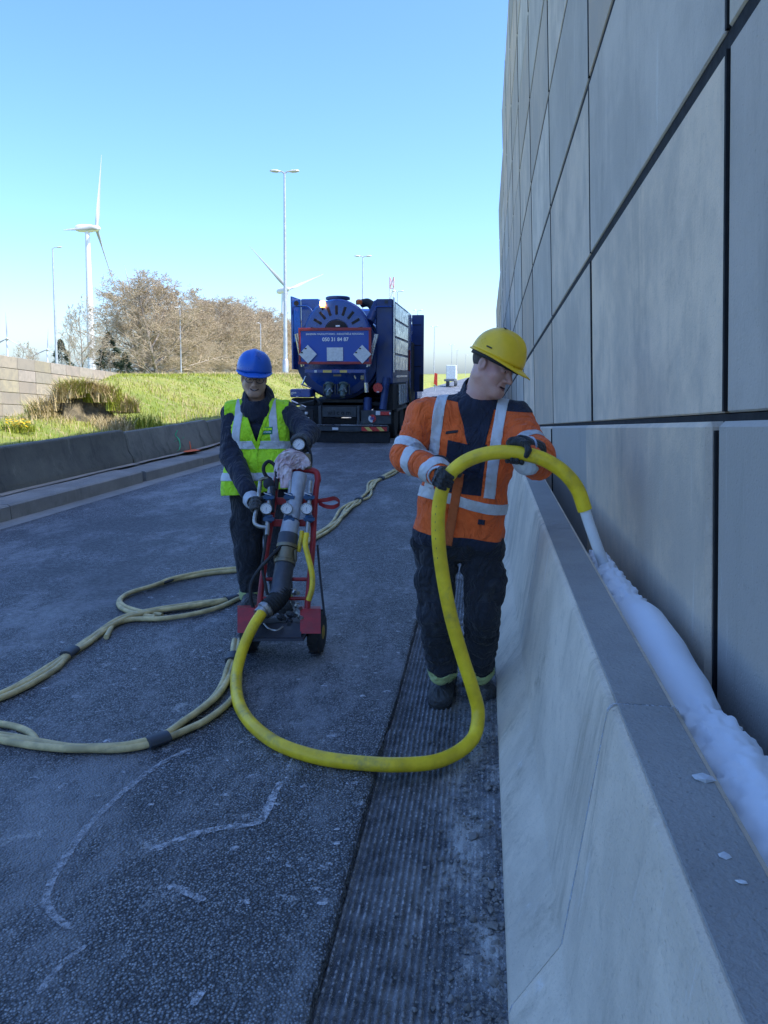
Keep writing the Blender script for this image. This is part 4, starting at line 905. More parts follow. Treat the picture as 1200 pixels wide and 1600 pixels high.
# rag thrown over the top bar
t = NT('pink_cloth'); M['rag'] = t.done(t.mix(t.ramp(t.noise(9, 5), .4, .65), (.66, .50, .53), (.76, .66, .68)), .9, t.bump(t.noise(260, 2), .2, .002, t.bump(t.noise(22, 4), .35, .012)))
rag = empty('rag', CP(452, 733), 'crumpled pale pink rag draped over the top bar of the trolley', 'rag')
def cloth_strip(ctrl, w, name, amp=.012, seed=0):
    P = spline(ctrl, 9); n = 14; V = []
    for i, p in enumerate(P):
        t_ = nrm(P[min(i + 1, len(P) - 1)] - P[max(i - 1, 0)]); s_ = nrm(np.cross(t_, tocam(p))); nn = np.cross(s_, t_); ww = (w if np.isscalar(w) else np.interp(i / (len(P) - 1), np.linspace(0, 1, len(w)), w))
        for j in range(n):
            f = j / (n - 1) - .5; V.append(p + s_ * f * ww + nn * (amp * 2.2 * float(fbm([[i * .16, j * .42, seed * 3.3]], 3)[0]) + amp * .6 * (1 - 2.5 * abs(float(fbm([[i * .3 + 4, j * .5, seed]], 2)[0])))) + t_ * (amp * .8 * float(fbm([[i * .2, j * .3, seed + 7]], 2)[0])))
    o = add(name, V, [(i * n + j, i * n + j + 1, (i + 1) * n + j + 1, (i + 1) * n + j) for i in range(len(P) - 1) for j in range(n - 1)], M['rag'], rag, True)
    md = o.modifiers.new('thick', 'SOLIDIFY'); md.thickness = .004; return o
cloth_strip([CP(447, 762, .05), CP(446, 745, .06), CP(447, 732, .075), CP(452, 724, .04), CP(455, 726, -.06)], [.07, .075, .09, .1], 'hanging_fold', .012, 1)
cloth_strip([CP(436, 748, .06), CP(436, 735, .07), CP(442, 722, .08), CP(452, 714, .05), CP(458, 716, -.04)], [.05, .07, .1, .11], 'hanging_fold', .012, 4)
cloth_strip([CP(432, 733, .05), CP(444, 720, .085), CP(458, 718, .085), CP(470, 721, .08), CP(480, 729, .07)], [.05, .1, .12, .1, .06], 'crumpled_top', .018, 7)
cloth_strip([CP(455, 726, .09), CP(465, 716, .10), CP(474, 720, .09), CP(479, 731, .08)], [.03, .06, .07, .05], 'crumpled_top', .014, 9)

# ---------------------------------------------------------------- vacuum tank truck
M['tblue'] = simple('truck_blue', (.010, .058, .28), .28, var=.2, scale=2.5, bump=.04, dirt=(.05, .06, .08, .35), Coat_Weight=.3); M['tnavy'] = simple('truck_navy', (.008, .035, .15), .4, var=.25, scale=3, bump=.05, dirt=(.05, .055, .06, .4))
M['board_blue'] = simple('board_blue', (.013, .07, .36), .4, var=.08, scale=2); M['board_red'] = simple('board_red', (.30, .03, .035), .5, var=.15); M['placard'] = simple('dirty_white_plate', (.62, .64, .66), .45, var=.12, scale=20, dirt=(.3, .3, .28, .4))
M['tgrey'] = simple('chassis_grey', (.04, .048, .058), .55, .2, dirt=(.1, .1, .1, .5)); M['tblack'] = simple('chassis_black', (.012, .013, .016), .7, dirt=(.05, .05, .05, .5)); M['chrome'] = simple('cylinder_steel', (.55, .57, .6), .25, .85, var=.15); M['shiny'] = simple('polished_shutter', (.55, .58, .62), .22, .7, var=.12, scale=4, bump=.03)
M['white_print'] = simple('white_print', (.8, .82, .84), .5, var=.03); M['tail_red'] = simple('tail_lamp_red', (.5, .02, .02), .3); M['amber_off'] = simple('amber_lens', (.55, .14, .03), .3); M['ref_yellow'] = simple('reflector_yellow', (.7, .52, .12), .4); M['valve_green'] = simple('valve_green', (.12, .17, .17), .5, .3, dirt=(.1, .1, .1, .5))
t = NT('amber_lit'); M['amber_lit'] = t.done((.9, .3, .05), .3, Emission_Color=(1, .32, .06, 1), Emission_Strength=5.0)
truck = empty('tank_truck', (-3.3, 18.2, 0), 'blue vacuum tank truck parked ahead, its rear with a phone number board facing us', 'truck')
def rect(name, x0, y0, x1, y1, Y, th, m, parent=truck, bev=.01):
    a, b = onY(x0, y0, Y), onY(x1, y1, Y); c = (a + b) / 2; return MB().box(c + A_([0, th / 2, 0]), (abs(b[0] - a[0]), th, abs(a[2] - b[2])), bev=bev).build(name, m, parent)
def T(px, py, Y): return onY(px, py, Y)
def text(body, px, py, Y, width, m, parent, name, bold=0.0, spacing=1.0):
    cu_ = bpy.data.curves.new(name, 'FONT'); cu_.body = body; cu_.align_x = 'CENTER'; cu_.align_y = 'CENTER'; cu_.size = 1; cu_.extrude = .002; cu_.offset = bold; cu_.space_character = spacing
    ob = bpy.data.objects.new(name, cu_); col.objects.link(ob); dg = bpy.context.evaluated_depsgraph_get(); me = bpy.data.meshes.new_from_object(ob.evaluated_get(dg)); bpy.data.objects.remove(ob)
    v = A_([x.co[:] for x in me.vertices]); w = v[:, 0].max() - v[:, 0].min(); s = width / w; c = T(px, py, Y); F2 = [list(p.vertices) for p in me.polygons]
    bpy.data.meshes.remove(me)
    return add(name, np.stack([c[0] + v[:, 0] * s, c[1] - np.where(v[:, 2] > 0, .004, 0), c[2] + v[:, 1] * s], 1), F2, m, parent)
S18 = lambda px: px / 1200 * 18.2
# tank and rear reel cover
tc = T(527, 553, 18.6); tr = 1.05
MB().lathe(tc, [0, 1, 0], [(.3, -.28), (.62, -.2), (.86, -.08), (1.0, .05), (tr, .2), (tr, 6.4), (.9, 6.7), (.3, 6.9)], 48).build('tank', M['tblue'], truck, True)
for y in (.22, 1.6, 3.2): MB().lathe(tc + A_([0, y, 0]), [0, 1, 0], [(tr, -.05), (tr + .045, -.04), (tr + .045, .04), (tr, .05)], 48).build('tank_ring', M['tnavy'], truck, True)
dc = T(526, 520, 18.15); dr = .775
disc = MB().lathe(dc + A_([0, .24, 0]), [0, -1, 0], [(dr, -.1), (dr, .18), (dr - .03, .22), (dr - .05, .225), (.31, .225), (.30, .20)], 56).build('reel_cover', M['tblue'], truck, True)
MB().lathe(dc + A_([0, .2, 0]), [0, -1, 0], [(.29, -.05), (.29, .19), (.2, .21)], 36).build('reel_hub', M['tblack'], disc, True)
for k in range(-4, 5):
    a = math.radians(k * 20); d = A_([math.sin(a), 0, math.cos(a)]); e = A_([math.cos(a), 0, -math.sin(a)]); MB().box(dc + d * .52 + A_([0, .012, 0]), (.062, .012, .21), np.stack([e, A_([0, 1, 0]), d], 1), .004).build('slot', M['tblack'], disc)
rect('hub_label', 524.5, 508, 531, 510.5, 17.96, .01, M['white_print'], disc, .001)
MB().lathe(T(528, 475, 18.55), [0, 0, 1], [(.2, 0), (.2, .09), (.29, .1), (.29, .15), (.25, .17)], 24).build('manhole', M['tnavy'], truck, True)
# sign board
bd = rect('sign_board', 468, 515, 578, 567, 17.86, .03, M['board_blue'])
for (x0, y0, x1, y1) in ((466, 512.5, 580, 516.2), (466, 565.2, 580, 569), (466, 516.3, 470, 565.1), (576, 516.3, 580, 565.1)): rect('board_frame', x0, y0, x1, y1, 17.84, .05, M['board_red'], bd, .005)
text('SANEREN MAZOUTTANKS - INDUSTRIËLE REINIGING', 523, 522, 17.855, S18(92) * .97, M['white_print'], bd, 'lettering', .012)
text('050 31 84 87', 524, 530.5, 17.855, S18(42) * .97, M['white_print'], bd, 'lettering', .02)
rect('hazard_plate', 510.5, 543, 536, 564, 17.835, .015, M['placard'], bd, .002)
for cx in (481, 566):
    c = T(cx, 553.5, 17.81); rr = S18(14); MB().prism([c + A_([0, 0, rr]), c + A_([rr, 0, 0]), c - A_([0, 0, rr]), c - A_([rr, 0, 0])], (0, .012, 0)).build('hazard_plate', M['placard'], bd)
    for dx, dz in ((-.05, .13), (-.14, .04)): MB().box(c + A_([dx, -.004, dz]), (.045, .012, .03), bev=.002).build('plate_clip', M['tblack'], bd)
# side lockers
a = T(470, 467, 18.7); b = T(500, 590, 18.7); MB().box(((a[0] + b[0]) / 2, 20.0, (a[2] + b[2]) / 2), (b[0] - a[0], 2.6, a[2] - b[2]), bev=.02).build('locker', M['tblue'], truck)
pa, pb = T(456, 463, 18.3), T(470, 468, 18.75)
MB().prism([pa, pb, A_([pb[0], pb[1], T(470, 578, 18.75)[2]]), A_([pa[0], pa[1], T(456, 577, 18.3)[2]])], (-.04, .02, 0)).build('locker_door', M['tblue'], truck)
MB().cyl(T(463, 474, 18.3), T(463, 474, 18.2), .06, 14).build('door_lamp', M['tblack'], truck, True)
MB().tube(spline([T(459, 479, 18.35), T(480, 479, 18.3), T(486, 484, 18.25), T(488, 490, 18.25)], 5), .018, 8).build('handrail', M['tblue'], truck, True)
a = T(587, 467, 18.5); b = T(613.5, 600, 18.5); rl = MB().box(((a[0] + b[0]) / 2, 20.35, (a[2] + b[2]) / 2), (b[0] - a[0], 3.7, a[2] - b[2]), bev=.025).build('locker', M['tnavy'], truck)
sx = b[0] + .004; z0, z1 = T(613.5, 580, 18.5)[2], T(613.5, 470, 18.5)[2]
MB().box((sx + .012, 18.62, (z0 + z1) / 2 + .03), (.02, .12, (z1 - z0) + .12), bev=.004).build('corner_profile', M['shiny'], rl)
for k in range(4):
    h = (z1 - z0) / 4; MB().box((sx + .01, 20.4, z0 + h * (k + .5)), (.022, 3.1, h - .05), bev=.008).build('shutter', M['shiny'], rl)
rect('vent_grille', 601, 469, 606, 474, 18.49, .01, M['tgrey'], rl, .002)
MB().tube(spline([T(586, 486, 18.45), T(588, 480, 18.45), T(600, 479, 18.45), T(612, 479, 18.45)], 5), .015, 8).build('handrail', M['tblue'], truck, True)
MB().tube([T(577, 503, 18.4), T(590, 474, 18.7)], .11, 12).build('suction_boom', M['tnavy'], truck, True)
MB().tube(spline([T(566, 474, 18.9), T(575, 473, 18.8), T(583, 480, 18.7), T(586, 492, 18.6)], 5), .1, 12).build('suction_hose', M['tblack'], truck, True)
# body behind, open side door, cab
bx = sx - .02
for (y0, y1, zt, m_, nm_) in ((22.3, 24.0, T(640, 483, 22.6)[2], 'tblue', 'pump_housing'), (24.1, 25.4, 2.6, 'tblack', 'filter_housing'), (25.6, 27.6, 3.2, 'tblue', 'cab')):
    MB().box((bx - 1.2 - (.05 if nm_ != 'cab' else 0), (y0 + y1) / 2, (zt + .75) / 2), (2.4, y1 - y0, zt - .75), bev=.06).build(nm_, M[m_], truck)
MB().cyl(A_([bx + .05, 22.25, T(631, 580, 22.2)[2]]), A_([bx + .05, 22.25, T(631, 547, 22.2)[2]]), .03, 8).build('red_lever', M['board_red'], truck)
dr_ = rect('side_door', 643.5, 492, 661.5, 612, 25.0, .05, M['tnavy'], truck, .02)
for py in (507, 539, 572): rect('door_rib', 645, py, 658, py + 1.2, 24.985, .02, M['tblack'], dr_, .002)
rect('door_pocket', 655.5, 585, 660.5, 611, 24.97, .02, M['tblack'], dr_, .004)
for py in (500, 520, 545, 565, 590): MB().box(T(642, py, 25.02), (.09, .06, .12), bev=.01).build('hinge', M['chrome'], dr_)
MB().tube(spline([T(633, 565, 23), T(636, 590, 23), T(640, 615, 23.2), T(643, 636, 23.3)], 6), .05, 8).build('side_hose', M['brass'], truck, True)
# cylinders, valves and bars on the rear
for a, b in (((462, 522), (472, 573)), ((465, 521), (475, 572)), ((590, 522), (577, 572)), ((587, 522), (574, 573))): MB().tube([T(*a, 17.95), T(*b, 17.98)], .026, 10).build('hydraulic_cylinder', M['chrome'], truck, True)
rb = rect('rear_bar', 476, 577.5, 572, 583, 17.95, .06, M['tblue'])
for x0, x1, m_ in ((491, 495, 'placard'), (504.5, 518, 'ref_yellow'), (531, 542, 'ref_yellow')): rect('reflector', x0, 578.3, x1, 582.2, 17.94, .015, M[m_], rb, .002)
rect('type_plate', 521, 585, 533, 588, 18.15, .02, M['brass'], truck, .002)
MB().tube([T(571, 583, 17.95), T(572, 600, 17.95)], .035, 10).build('lift_rod', M['tnavy'], truck, True); MB().tube([T(572, 598, 17.94), T(573, 613, 17.94)], .05, 12).build('lift_cylinder', M['chrome'], truck, True)
MB().box(T(567, 590, 17.98), (.1, .08, .12), bev=.02).build('lift_bracket', M['brass'], truck)
MB().tube([T(554, 587, 18.15), T(556, 592, 18.15)], .02, 8).build('lock_pin', M['chrome'], truck)
for px in (515, 537):
    v = MB().lathe(T(px, 600, 18.35), [0, -.6, -1], [(.12, 0), (.12, .05), (.09, .06), (.09, .16), (.11, .17), (.11, .22), (.07, .24), (.06, .34)], 16).build('outlet_valve', M['valve_green'], truck, True)
    MB().tube([T(px - 3, 612, 18.1), T(px + 1, 606, 18.05), T(px + 4, 612, 18.1)], .018, 6).build('valve_lever', M['chrome'], v, True)
    for q in (-1, 1): MB().tube([T(px + q * 9, 600, 18.25), T(px + q * 9, 616, 18.22)], .018, 8).build('sight_glass', M['tgrey'], truck, True)
MB().lathe(tc + A_([0, -.02, 0]), [0, -1, 0], [(1.0, 0), (1.03, .02), (1.03, .05), (.99, .06)], 48).build('door_rim', M['tnavy'], truck, True)
# chassis rear
rect('chassis_beam', 492, 628, 596, 634, 18.5, .2, M['tblack']); pn = rect('name_panel', 503, 635.5, 557, 652, 18.1, .05, M['tgrey'])
text('w i c o m', 530, 645, 18.09, S18(37), M['tblack'], pn, 'lettering', .03)
for x0, x1 in ((497, 502.5), (557.5, 562)): rect('upright', x0, 634, x1, 663, 18.08, .08, M['tgrey'])
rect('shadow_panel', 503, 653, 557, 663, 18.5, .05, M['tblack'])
bp = rect('bumper', 478, 665.2, 607, 674.5, 17.9, .12, M['tgrey']); rect('bumper_lip', 478, 663.6, 605, 665.0, 17.88, .14, M['shiny'], bp, .003)
rect('plate_lamp', 519, 668, 528.5, 672, 17.885, .02, M['placard'], bp, .003)
cb = rect('chevron_board', 565, 667, 604.5, 673.8, 17.885, .012, M['tail_red'], bp, .001)
for x in (569, 588):
    P = [T(x, 667.3, 17.882), T(x + 7, 667.3, 17.882), T(x + 13, 673.5, 17.882), T(x + 6, 673.5, 17.882)]; MB().prism(P, (0, .006, 0)).build('chevron', M['ref_yellow'], cb)
rect('underrun_guard', 492, 674, 609, 692, 18.0, .06, M['tblack'])
lp = rect('lamp_panel', 564, 641, 611, 663, 18.05, .06, M['tgrey'])
rect('tail_lamp', 594, 643.3, 609, 649, 18.0, .06, M['tail_red'], lp, .012); rect('reversing_lamp', 587, 642.5, 594, 648.8, 18.0, .06, M['placard'], lp, .012); rect('marker_lamp', 608, 644.5, 610.3, 647.5, 17.99, .03, M['placard'], lp, .005)
MB().cyl(T(577.5, 646, 18.05), T(577.5, 646, 18.0), .035, 12).build('reflector', M['tgrey'], lp)
sg = MB().cyl(T(581.5, 654, 18.04), T(581.5, 654, 18.02), .092, 28).build('speed_sign', M['placard'], lp); MB().lathe(T(581.5, 654, 18.02), [0, -1, 0], [(.092, .0), (.092, .004), (.074, .004), (.074, .001)], 28).build('speed_sign_ring', M['tail_red'], sg)
text('60', 581.5, 654, 18.006, S18(6.2), M['tblue'], sg, 'lettering', .03)
lp2 = rect('lamp_panel', 466, 640, 490, 663, 18.05, .06, M['tblack']); rect('tail_lamp', 467, 643, 471, 648, 18.0, .06, M['tail_red'], lp2, .01); rect('reversing_lamp', 476, 643.5, 480.5, 647.5, 18.0, .06, M['placard'], lp2, .01)
np_ = rect('number_plate', 474, 652, 483, 660, 18.0, .02, M['placard'], lp2, .003); text('4', 479, 656.2, 17.995, S18(3), M['tblack'], np_, 'lettering', .03)
tb = rect('tool_box', 453, 608, 485, 621, 18.2, .6, M['tblue'], truck, .02); text('gsm', 459, 613.5, 18.195, S18(8), M['white_print'], tb, 'lettering', .01); rect('label_strip', 462.5, 619, 466, 620, 18.19, .01, M['placard'], tb, .001)
rect('tool_shelf', 455, 622, 492, 634, 18.4, .4, M['tblack'], truck, .03)
for i, (a, b) in enumerate([((455, 626), (478, 636)), ((462, 632), (490, 626)), ((470, 600), (486, 606)), ((490, 618), (500, 630)), ((478, 588), (472, 602))]): MB().tube([T(*a, 18.15), T(*b, 18.2)], .02, 6).build('rear_pipe', M['tgrey'] if i % 2 else M['chrome'], truck, True)
c = T(590.5, 606, 18.3); MB().lathe(c, [0, -1, 0], [(.12, 0), (.12, .03)], 8).build('stop_marker', M['tail_red'], truck); rect('marker_label', 588.5, 611.5, 592.5, 613.5, 18.26, .01, M['placard'], truck, .002)
for a, b, r_ in (((604, 590), (598, 640), .09), ((575, 622), (574, 645), .1), ((596, 640), (606, 600), .05)): MB().tube([T(*a, 18.45), T(*b, 18.35)], r_, 10).build('drain_hose', M['tnavy'], truck, True)
rect('frame_side', 600, 600, 614, 641, 18.6, 3.2, M['tblack'])
for k, px in enumerate((619, 625, 631)):
    v = A_([bx + .06, 19.6 + k * .55, 0]); MB().cyl(v + A_([0, 0, .85]), v + A_([0, 0, 1.35]), .07, 12).build('air_cylinder', M['shiny'], truck, True)
MB().box((bx + .02, 20.4, 1.55), (.06, 2.6, .05)).build('side_rail', M['shiny'], truck); MB().box((bx + .02, 20.4, .72), (.06, 2.6, .07)).build('side_rail', M['tgrey'], truck)
# wheels
for wx in (bx - .3, bx - 2.05):
    for wy in (19.6, 20.95, 26.4):
        w = MB().lathe(A_([wx - .26, wy, .5]), [1, 0, 0], [(.28, 0), (.46, 0), (.5, .04), (.5, .5), (.46, .54), (.28, .54)], 32).build('wheel', M['rubber'], truck, True); MB().lathe(A_([wx - .2, wy, .5]), [1, 0, 0], [(.1, .0), (.27, .02), (.28, .42), (.1, .46)], 20).build('rim', M['tgrey'], w, True)
MB().box((bx - 1.2, 23, .85), (1.0, 9, .3)).build('chassis', M['tblack'], truck)
# beacons
b1 = MB().lathe(T(504, 480, 18.1), [0, 0, 1], [(.05, 0), (.05, .03), (.07, .035), (.068, .11), (.04, .14), (.01, .145)], 18).build('beacon', M['amber_lit'], truck, True); MB().cyl(T(504, 480.3, 18.1), T(504, 486, 18.25), .025, 8).build('beacon_stem', M['tblack'], b1)
b2 = MB().lathe(T(561, 476, 18.4), [0, 0, 1], [(.07, 0), (.075, .03), (.075, .09), (.04, .12)], 18).build('beacon', M['amber_off'], truck, True)

# ---------------------------------------------------------------- soft bodies: blended distance fields meshed by surface nets
class Field:
    def __init__(s, lo, hi, h):
        s.h = h; s.lo = A_(lo, float); s.n = np.ceil((A_(hi) - s.lo) / h).astype(int) + 1; s.F = np.full(s.n, 1e3, np.float32)
    def _sub(s, a, b):
        i0 = np.clip(np.floor((a - s.lo) / s.h).astype(int), 0, s.n - 1); i1 = np.clip(np.ceil((b - s.lo) / s.h).astype(int) + 1, 1, s.n)
        ax = [s.lo[q] + s.h * np.arange(i0[q], i1[q]) for q in range(3)]
        g = np.stack(np.meshgrid(*ax, indexing='ij'), -1); return tuple(slice(i0[q], i1[q]) for q in range(3)), g
    def _put(s, sl, d, k, sub=False):
        A = s.F[sl]
        if sub:
            d = -d; h = np.clip(.5 - .5 * (A - d) / k, 0, 1); s.F[sl] = A * (1 - h) + d * h + k * h * (1 - h)
        else:
            h = np.clip(.5 + .5 * (A - d) / k, 0, 1); s.F[sl] = A * (1 - h) + d * h - k * h * (1 - h)
    def cone(s, p, q, r1, r2, k=.02, flat=None, sub=False):
        p, q = A_(p, float), A_(q, float); m = max(r1, r2) + k + .03; sl, g = s._sub(np.minimum(p, q) - m, np.maximum(p, q) + m)
        v = q - p; L = v @ v + 1e-12; w = g - p; t = np.clip((w @ v) / L, 0, 1); d = w - t[..., None] * v
        if flat is not None: n = nrm(flat[0]); c = d @ n; d = d + c[..., None] * n * (1 / flat[1] - 1)
        s._put(sl, np.linalg.norm(d, axis=-1) - (r1 + (r2 - r1) * t), k, sub); return s
    def chain(s, P, R, k=.02, flat=None):
        for i in range(len(P) - 1): s.cone(P[i], P[i + 1], R[i], R[i + 1], k, flat)
        return s
    def ell(s, c, r, B=None, k=.02, sub=False):
        c = A_(c, float); r = A_(r, float); m = r.max() + k + .02; sl, g = s._sub(c - m, c + m); w = g - c
        if B is not None: w = w @ B
        s._put(sl, (np.linalg.norm(w / r, axis=-1) - 1) * r.min() * .5 + .5 * (np.linalg.norm(w / r, axis=-1) - 1) * np.linalg.norm(w, axis=-1) / np.maximum(np.linalg.norm(w / r, axis=-1), .3), k, sub); return s
    def mesh(s, smooth=2):
        F = s.F; S = F < 0; nx, ny, nz = F.shape
        c = [(i, j, k) for i in (0, 1) for j in (0, 1) for k in (0, 1)]
        cnt = sum(S[i:nx - 1 + i, j:ny - 1 + j, k:nz - 1 + k].astype(np.int8) for i, j, k in c); act = (cnt > 0) & (cnt < 8)
        I = np.argwhere(act); idx = np.full(act.shape, -1, int); idx[act] = np.arange(len(I))
        fv = {q: F[I[:, 0] + q[0], I[:, 1] + q[1], I[:, 2] + q[2]].astype(float) for q in c}
        pos = np.zeros((len(I), 3)); n = np.zeros(len(I))
        for a in c:
            for ax in range(3):
                if a[ax] == 0:
                    b = list(a); b[ax] = 1; b = tuple(b); fa, fb = fv[a], fv[b]; cr_ = (fa < 0) != (fb < 0); t = np.where(cr_, fa / np.where(cr_, fa - fb, 1), 0)
                    p = np.zeros((len(I), 3)) + A_(a); p[:, ax] += t; pos += np.where(cr_[:, None], p, 0); n += cr_
        V = (I + pos / n[:, None]) * s.h + s.lo; Q = []
        for ax in range(3):
            o1, o2 = (ax + 1) % 3, (ax + 2) % 3; sl0 = [slice(None)] * 3; sl1 = [slice(None)] * 3; sl0[ax] = slice(0, -1); sl1[ax] = slice(1, None)
            E_ = np.argwhere(S[tuple(sl0)] != S[tuple(sl1)]); ok = (E_[:, o1] > 0) & (E_[:, o2] > 0) & (E_[:, o1] < F.shape[o1] - 1) & (E_[:, o2] < F.shape[o2] - 1); E_ = E_[ok]
            d1 = np.zeros(3, int); d1[o1] = 1; d2 = np.zeros(3, int); d2[o2] = 1
            g = lambda X: idx[X[:, 0], X[:, 1], X[:, 2]]
            q = np.stack([g(E_ - d1 - d2), g(E_ - d2), g(E_), g(E_ - d1)], 1); fl = S[E_[:, 0], E_[:, 1], E_[:, 2]]; q[~fl] = q[~fl][:, ::-1]; Q.append(q)
        Q = np.concatenate(Q); Q = Q[(Q >= 0).all(1)]
        for _ in range(smooth):
            acc = np.zeros_like(V); ct = np.zeros(len(V))
            for a, b in ((0, 1), (1, 2), (2, 3), (3, 0)):
                np.add.at(acc, Q[:, a], V[Q[:, b]]); np.add.at(acc, Q[:, b], V[Q[:, a]]); np.add.at(ct, Q[:, a], 1); np.add.at(ct, Q[:, b], 1)
            V = V * .4 + .6 * acc / np.maximum(ct, 1)[:, None]
        return V, Q
def vnormals(V, Q):
    n = np.cross(V[Q[:, 2]] - V[Q[:, 0]], V[Q[:, 3]] - V[Q[:, 1]]); N = np.zeros_like(V)
    for k in range(4): np.add.at(N, Q[:, k], n)
    return N / (np.linalg.norm(N, axis=1)[:, None] + 1e-12)
def wrinkle(V, Q, amp, f, stretch=(1, 1, 1), seed=0, ridged=True):
    N = vnormals(V, Q); a = fbm(V * f * A_(stretch) + seed, 3); b = fbm(V * f * 2.1 * A_(stretch) + seed + 9, 2)
    d = (1 - 2.4 * np.abs(a)) * .7 + .35 * b if ridged else a
    return V + N * (d * amp)[:, None]
def sleeve_folds(V, Q, segs, amp):
    N = vnormals(V, Q); d = np.zeros(len(V))
    for (a, b, r, lo, hi, n, sd) in segs:
        a, b = A_(a), A_(b); t = band_t(V, a, b); near = sst(r * 1.9, r * 1.2, dist_seg(V, a, b)); ph = fbm(V * 9 + sd, 2) * 3.2
        d += near * sst(lo - .12, lo + .05, t) * sst(hi + .12, hi - .05, t) * (np.abs(np.sin(t * n + ph)) ** .7 - .6)
    return V + N * (d * amp)[:, None]
def piece(V, Q, fields, off):
    """the part of a garment where every field is positive, lifted off the cloth beneath it"""
    N = vnormals(V, Q); vals = np.stack([np.asarray(f, float) for f in fields], 1); keep = (vals[Q].max(1) > 0).all(1); out = []; 
    cache = {}; VV = []; FF = []
    def vid(p):
        k = (round(p[0], 5), round(p[1], 5), round(p[2], 5))
        if k not in cache: cache[k] = len(VV); VV.append(p)
        return cache[k]
    X = V + N * off
    for q in Q[keep]:
        for tri in ((q[0], q[1], q[2]), (q[0], q[2], q[3])):
            poly = [(X[i], vals[i]) for i in tri]
            for c in range(vals.shape[1]):
                new = []
                for i in range(len(poly)):
                    (p, a), (r, b) = poly[i], poly[(i + 1) % len(poly)]
                    if a[c] >= 0: new.append((p, a))
                    if (a[c] >= 0) != (b[c] >= 0): t = a[c] / (a[c] - b[c]); new.append((p + (r - p) * t, a + (b - a) * t))
                poly = new
                if len(poly) < 3: break
            if len(poly) >= 3:
                f = []
                for p, _ in poly:
                    i = vid(p)
                    if i not in f: f.append(i)
                if len(f) >= 3: FF.append(f)
    return A_(VV), FF
def patch(name, VQ, fields, off, m, parent):
    VV, FF = piece(*VQ, fields, off)
    if len(VV) < 3: return None
    lab = np.arange(len(VV))                                               # one object for each connected piece
    def root(i):
        while lab[i] != i: lab[i] = lab[lab[i]]; i = lab[i]
        return i
    for f in FF:
        r0 = root(f[0])
        for i in f[1:]: lab[root(i)] = r0
    rt = A_([root(i) for i in range(len(VV))]); comps = [r for r in np.unique(rt) if (rt == r).sum() > 24]; o = None
    for r in comps:
        ids = np.where(rt == r)[0]; mp = {int(i): k for k, i in enumerate(ids)}
        o = add(name, VV[ids], [[mp[i] for i in f] for f in FF if rt[f[0]] == r], m, parent, True); md = o.modifiers.new('thick', 'SOLIDIFY'); md.thickness = off * .8; md.offset = -1
    return o
def cloth(name, c, folds=.35, rough=.85, weave=420, var=.18, dirt=None):
    t = NT(name); c = A_(c, float); k = t.ramp(t.noise(7, 5, .6), .3, .7); cc = t.mix(k, tuple(c * (1 - var)), tuple(np.minimum(c * (1 + var * .5), 1)))
    if dirt: cc = t.mix(t.math('MULTIPLY', t.ramp(t.noise(5, 7, .7), .52, .74), dirt[3]), cc, dirt[:3])
    n = t.bump(t.noise(weave, 2), .15, .002); n = t.bump(t.ramp(t.noise(11, 4, .55, t.map((1, 1, .6)), 1.2), .25, .75, 0.0, 1.0), min(1.0, folds * 1.6), .03, n); return t.done(cc, rough, n, Sheen_Weight=.1)
M['orange'] = cloth('orange_workwear', (.98, .15, .025), .5, dirt=(.4, .11, .05, .3)); M['navy_cloth'] = cloth('navy_cloth', (.012, .018, .04), .4); M['black_cloth'] = cloth('black_work_trousers', (.013, .016, .024), .5, dirt=(.09, .095, .1, .5))
M['lime'] = cloth('lime_vest', (.52, .95, .015), .4, .7); M['reflect'] = cloth('silver_tape', (.62, .65, .68), .2, .45, dirt=(.3, .31, .33, .5)); M['brown_cloth'] = cloth('worn_placket', (.55, .13, .035), .3)
M['glove'] = cloth('black_glove', (.018, .02, .024), .5, .6, dirt=(.1, .1, .1, .4)); M['glove_grey'] = cloth('grey_glove', (.06, .062, .065), .5, .7, dirt=(.25, .22, .18, .4)); M['cuff_white'] = cloth('pale_glove_cuff', (.58, .61, .66), .35, dirt=(.25, .26, .28, .5)); M['boot'] = cloth('work_boot', (.05, .052, .055), .6, .6, dirt=(.24, .24, .24, .8)); M['sole'] = simple('boot_sole', (.03, .03, .03), .8); M['lime_cuff'] = cloth('lime_ankle_band', (.42, .5, .2), .4, dirt=(.4, .42, .42, .7))
t = NT('skin'); cc = t.mix(t.ramp(t.noise(16, 4), .35, .7), (.58, .32, .255), (.65, .39, .31)); cc = t.mix(t.math('MULTIPLY', t.ramp(t.noise(11, 3), .45, .7), .5), cc, (.60, .24, .20)); M['skin'] = t.done(cc, .5, t.bump(t.noise(220, 3), .12, .002), Subsurface_Weight=.12, Subsurface_Radius=(.01, .004, .002), Subsurface_Scale=.5)
M['skin_tan'] = simple('tanned_skin', (.56, .34, .24), .5, var=.12, scale=18, bump=.1, bscale=200, bdist=.002); M['hair'] = simple('dark_hair', (.03, .024, .02), .8, var=.4, scale=60, bump=.8, bscale=200); M['hair_grey'] = simple('greying_hair', (.10, .08, .07), .85, var=.5, scale=80, bump=.8, bscale=200); M['lip'] = simple('lips', (.36, .14, .12), .5); M['mouth_dark'] = simple('mouth_shadow', (.06, .02, .02), .6); M['teeth'] = simple('teeth', (.65, .62, .56), .4); M['eye_white'] = simple('eye_white', (.6, .57, .54), .2); M['iris'] = simple('iris', (.05, .04, .03), .15)
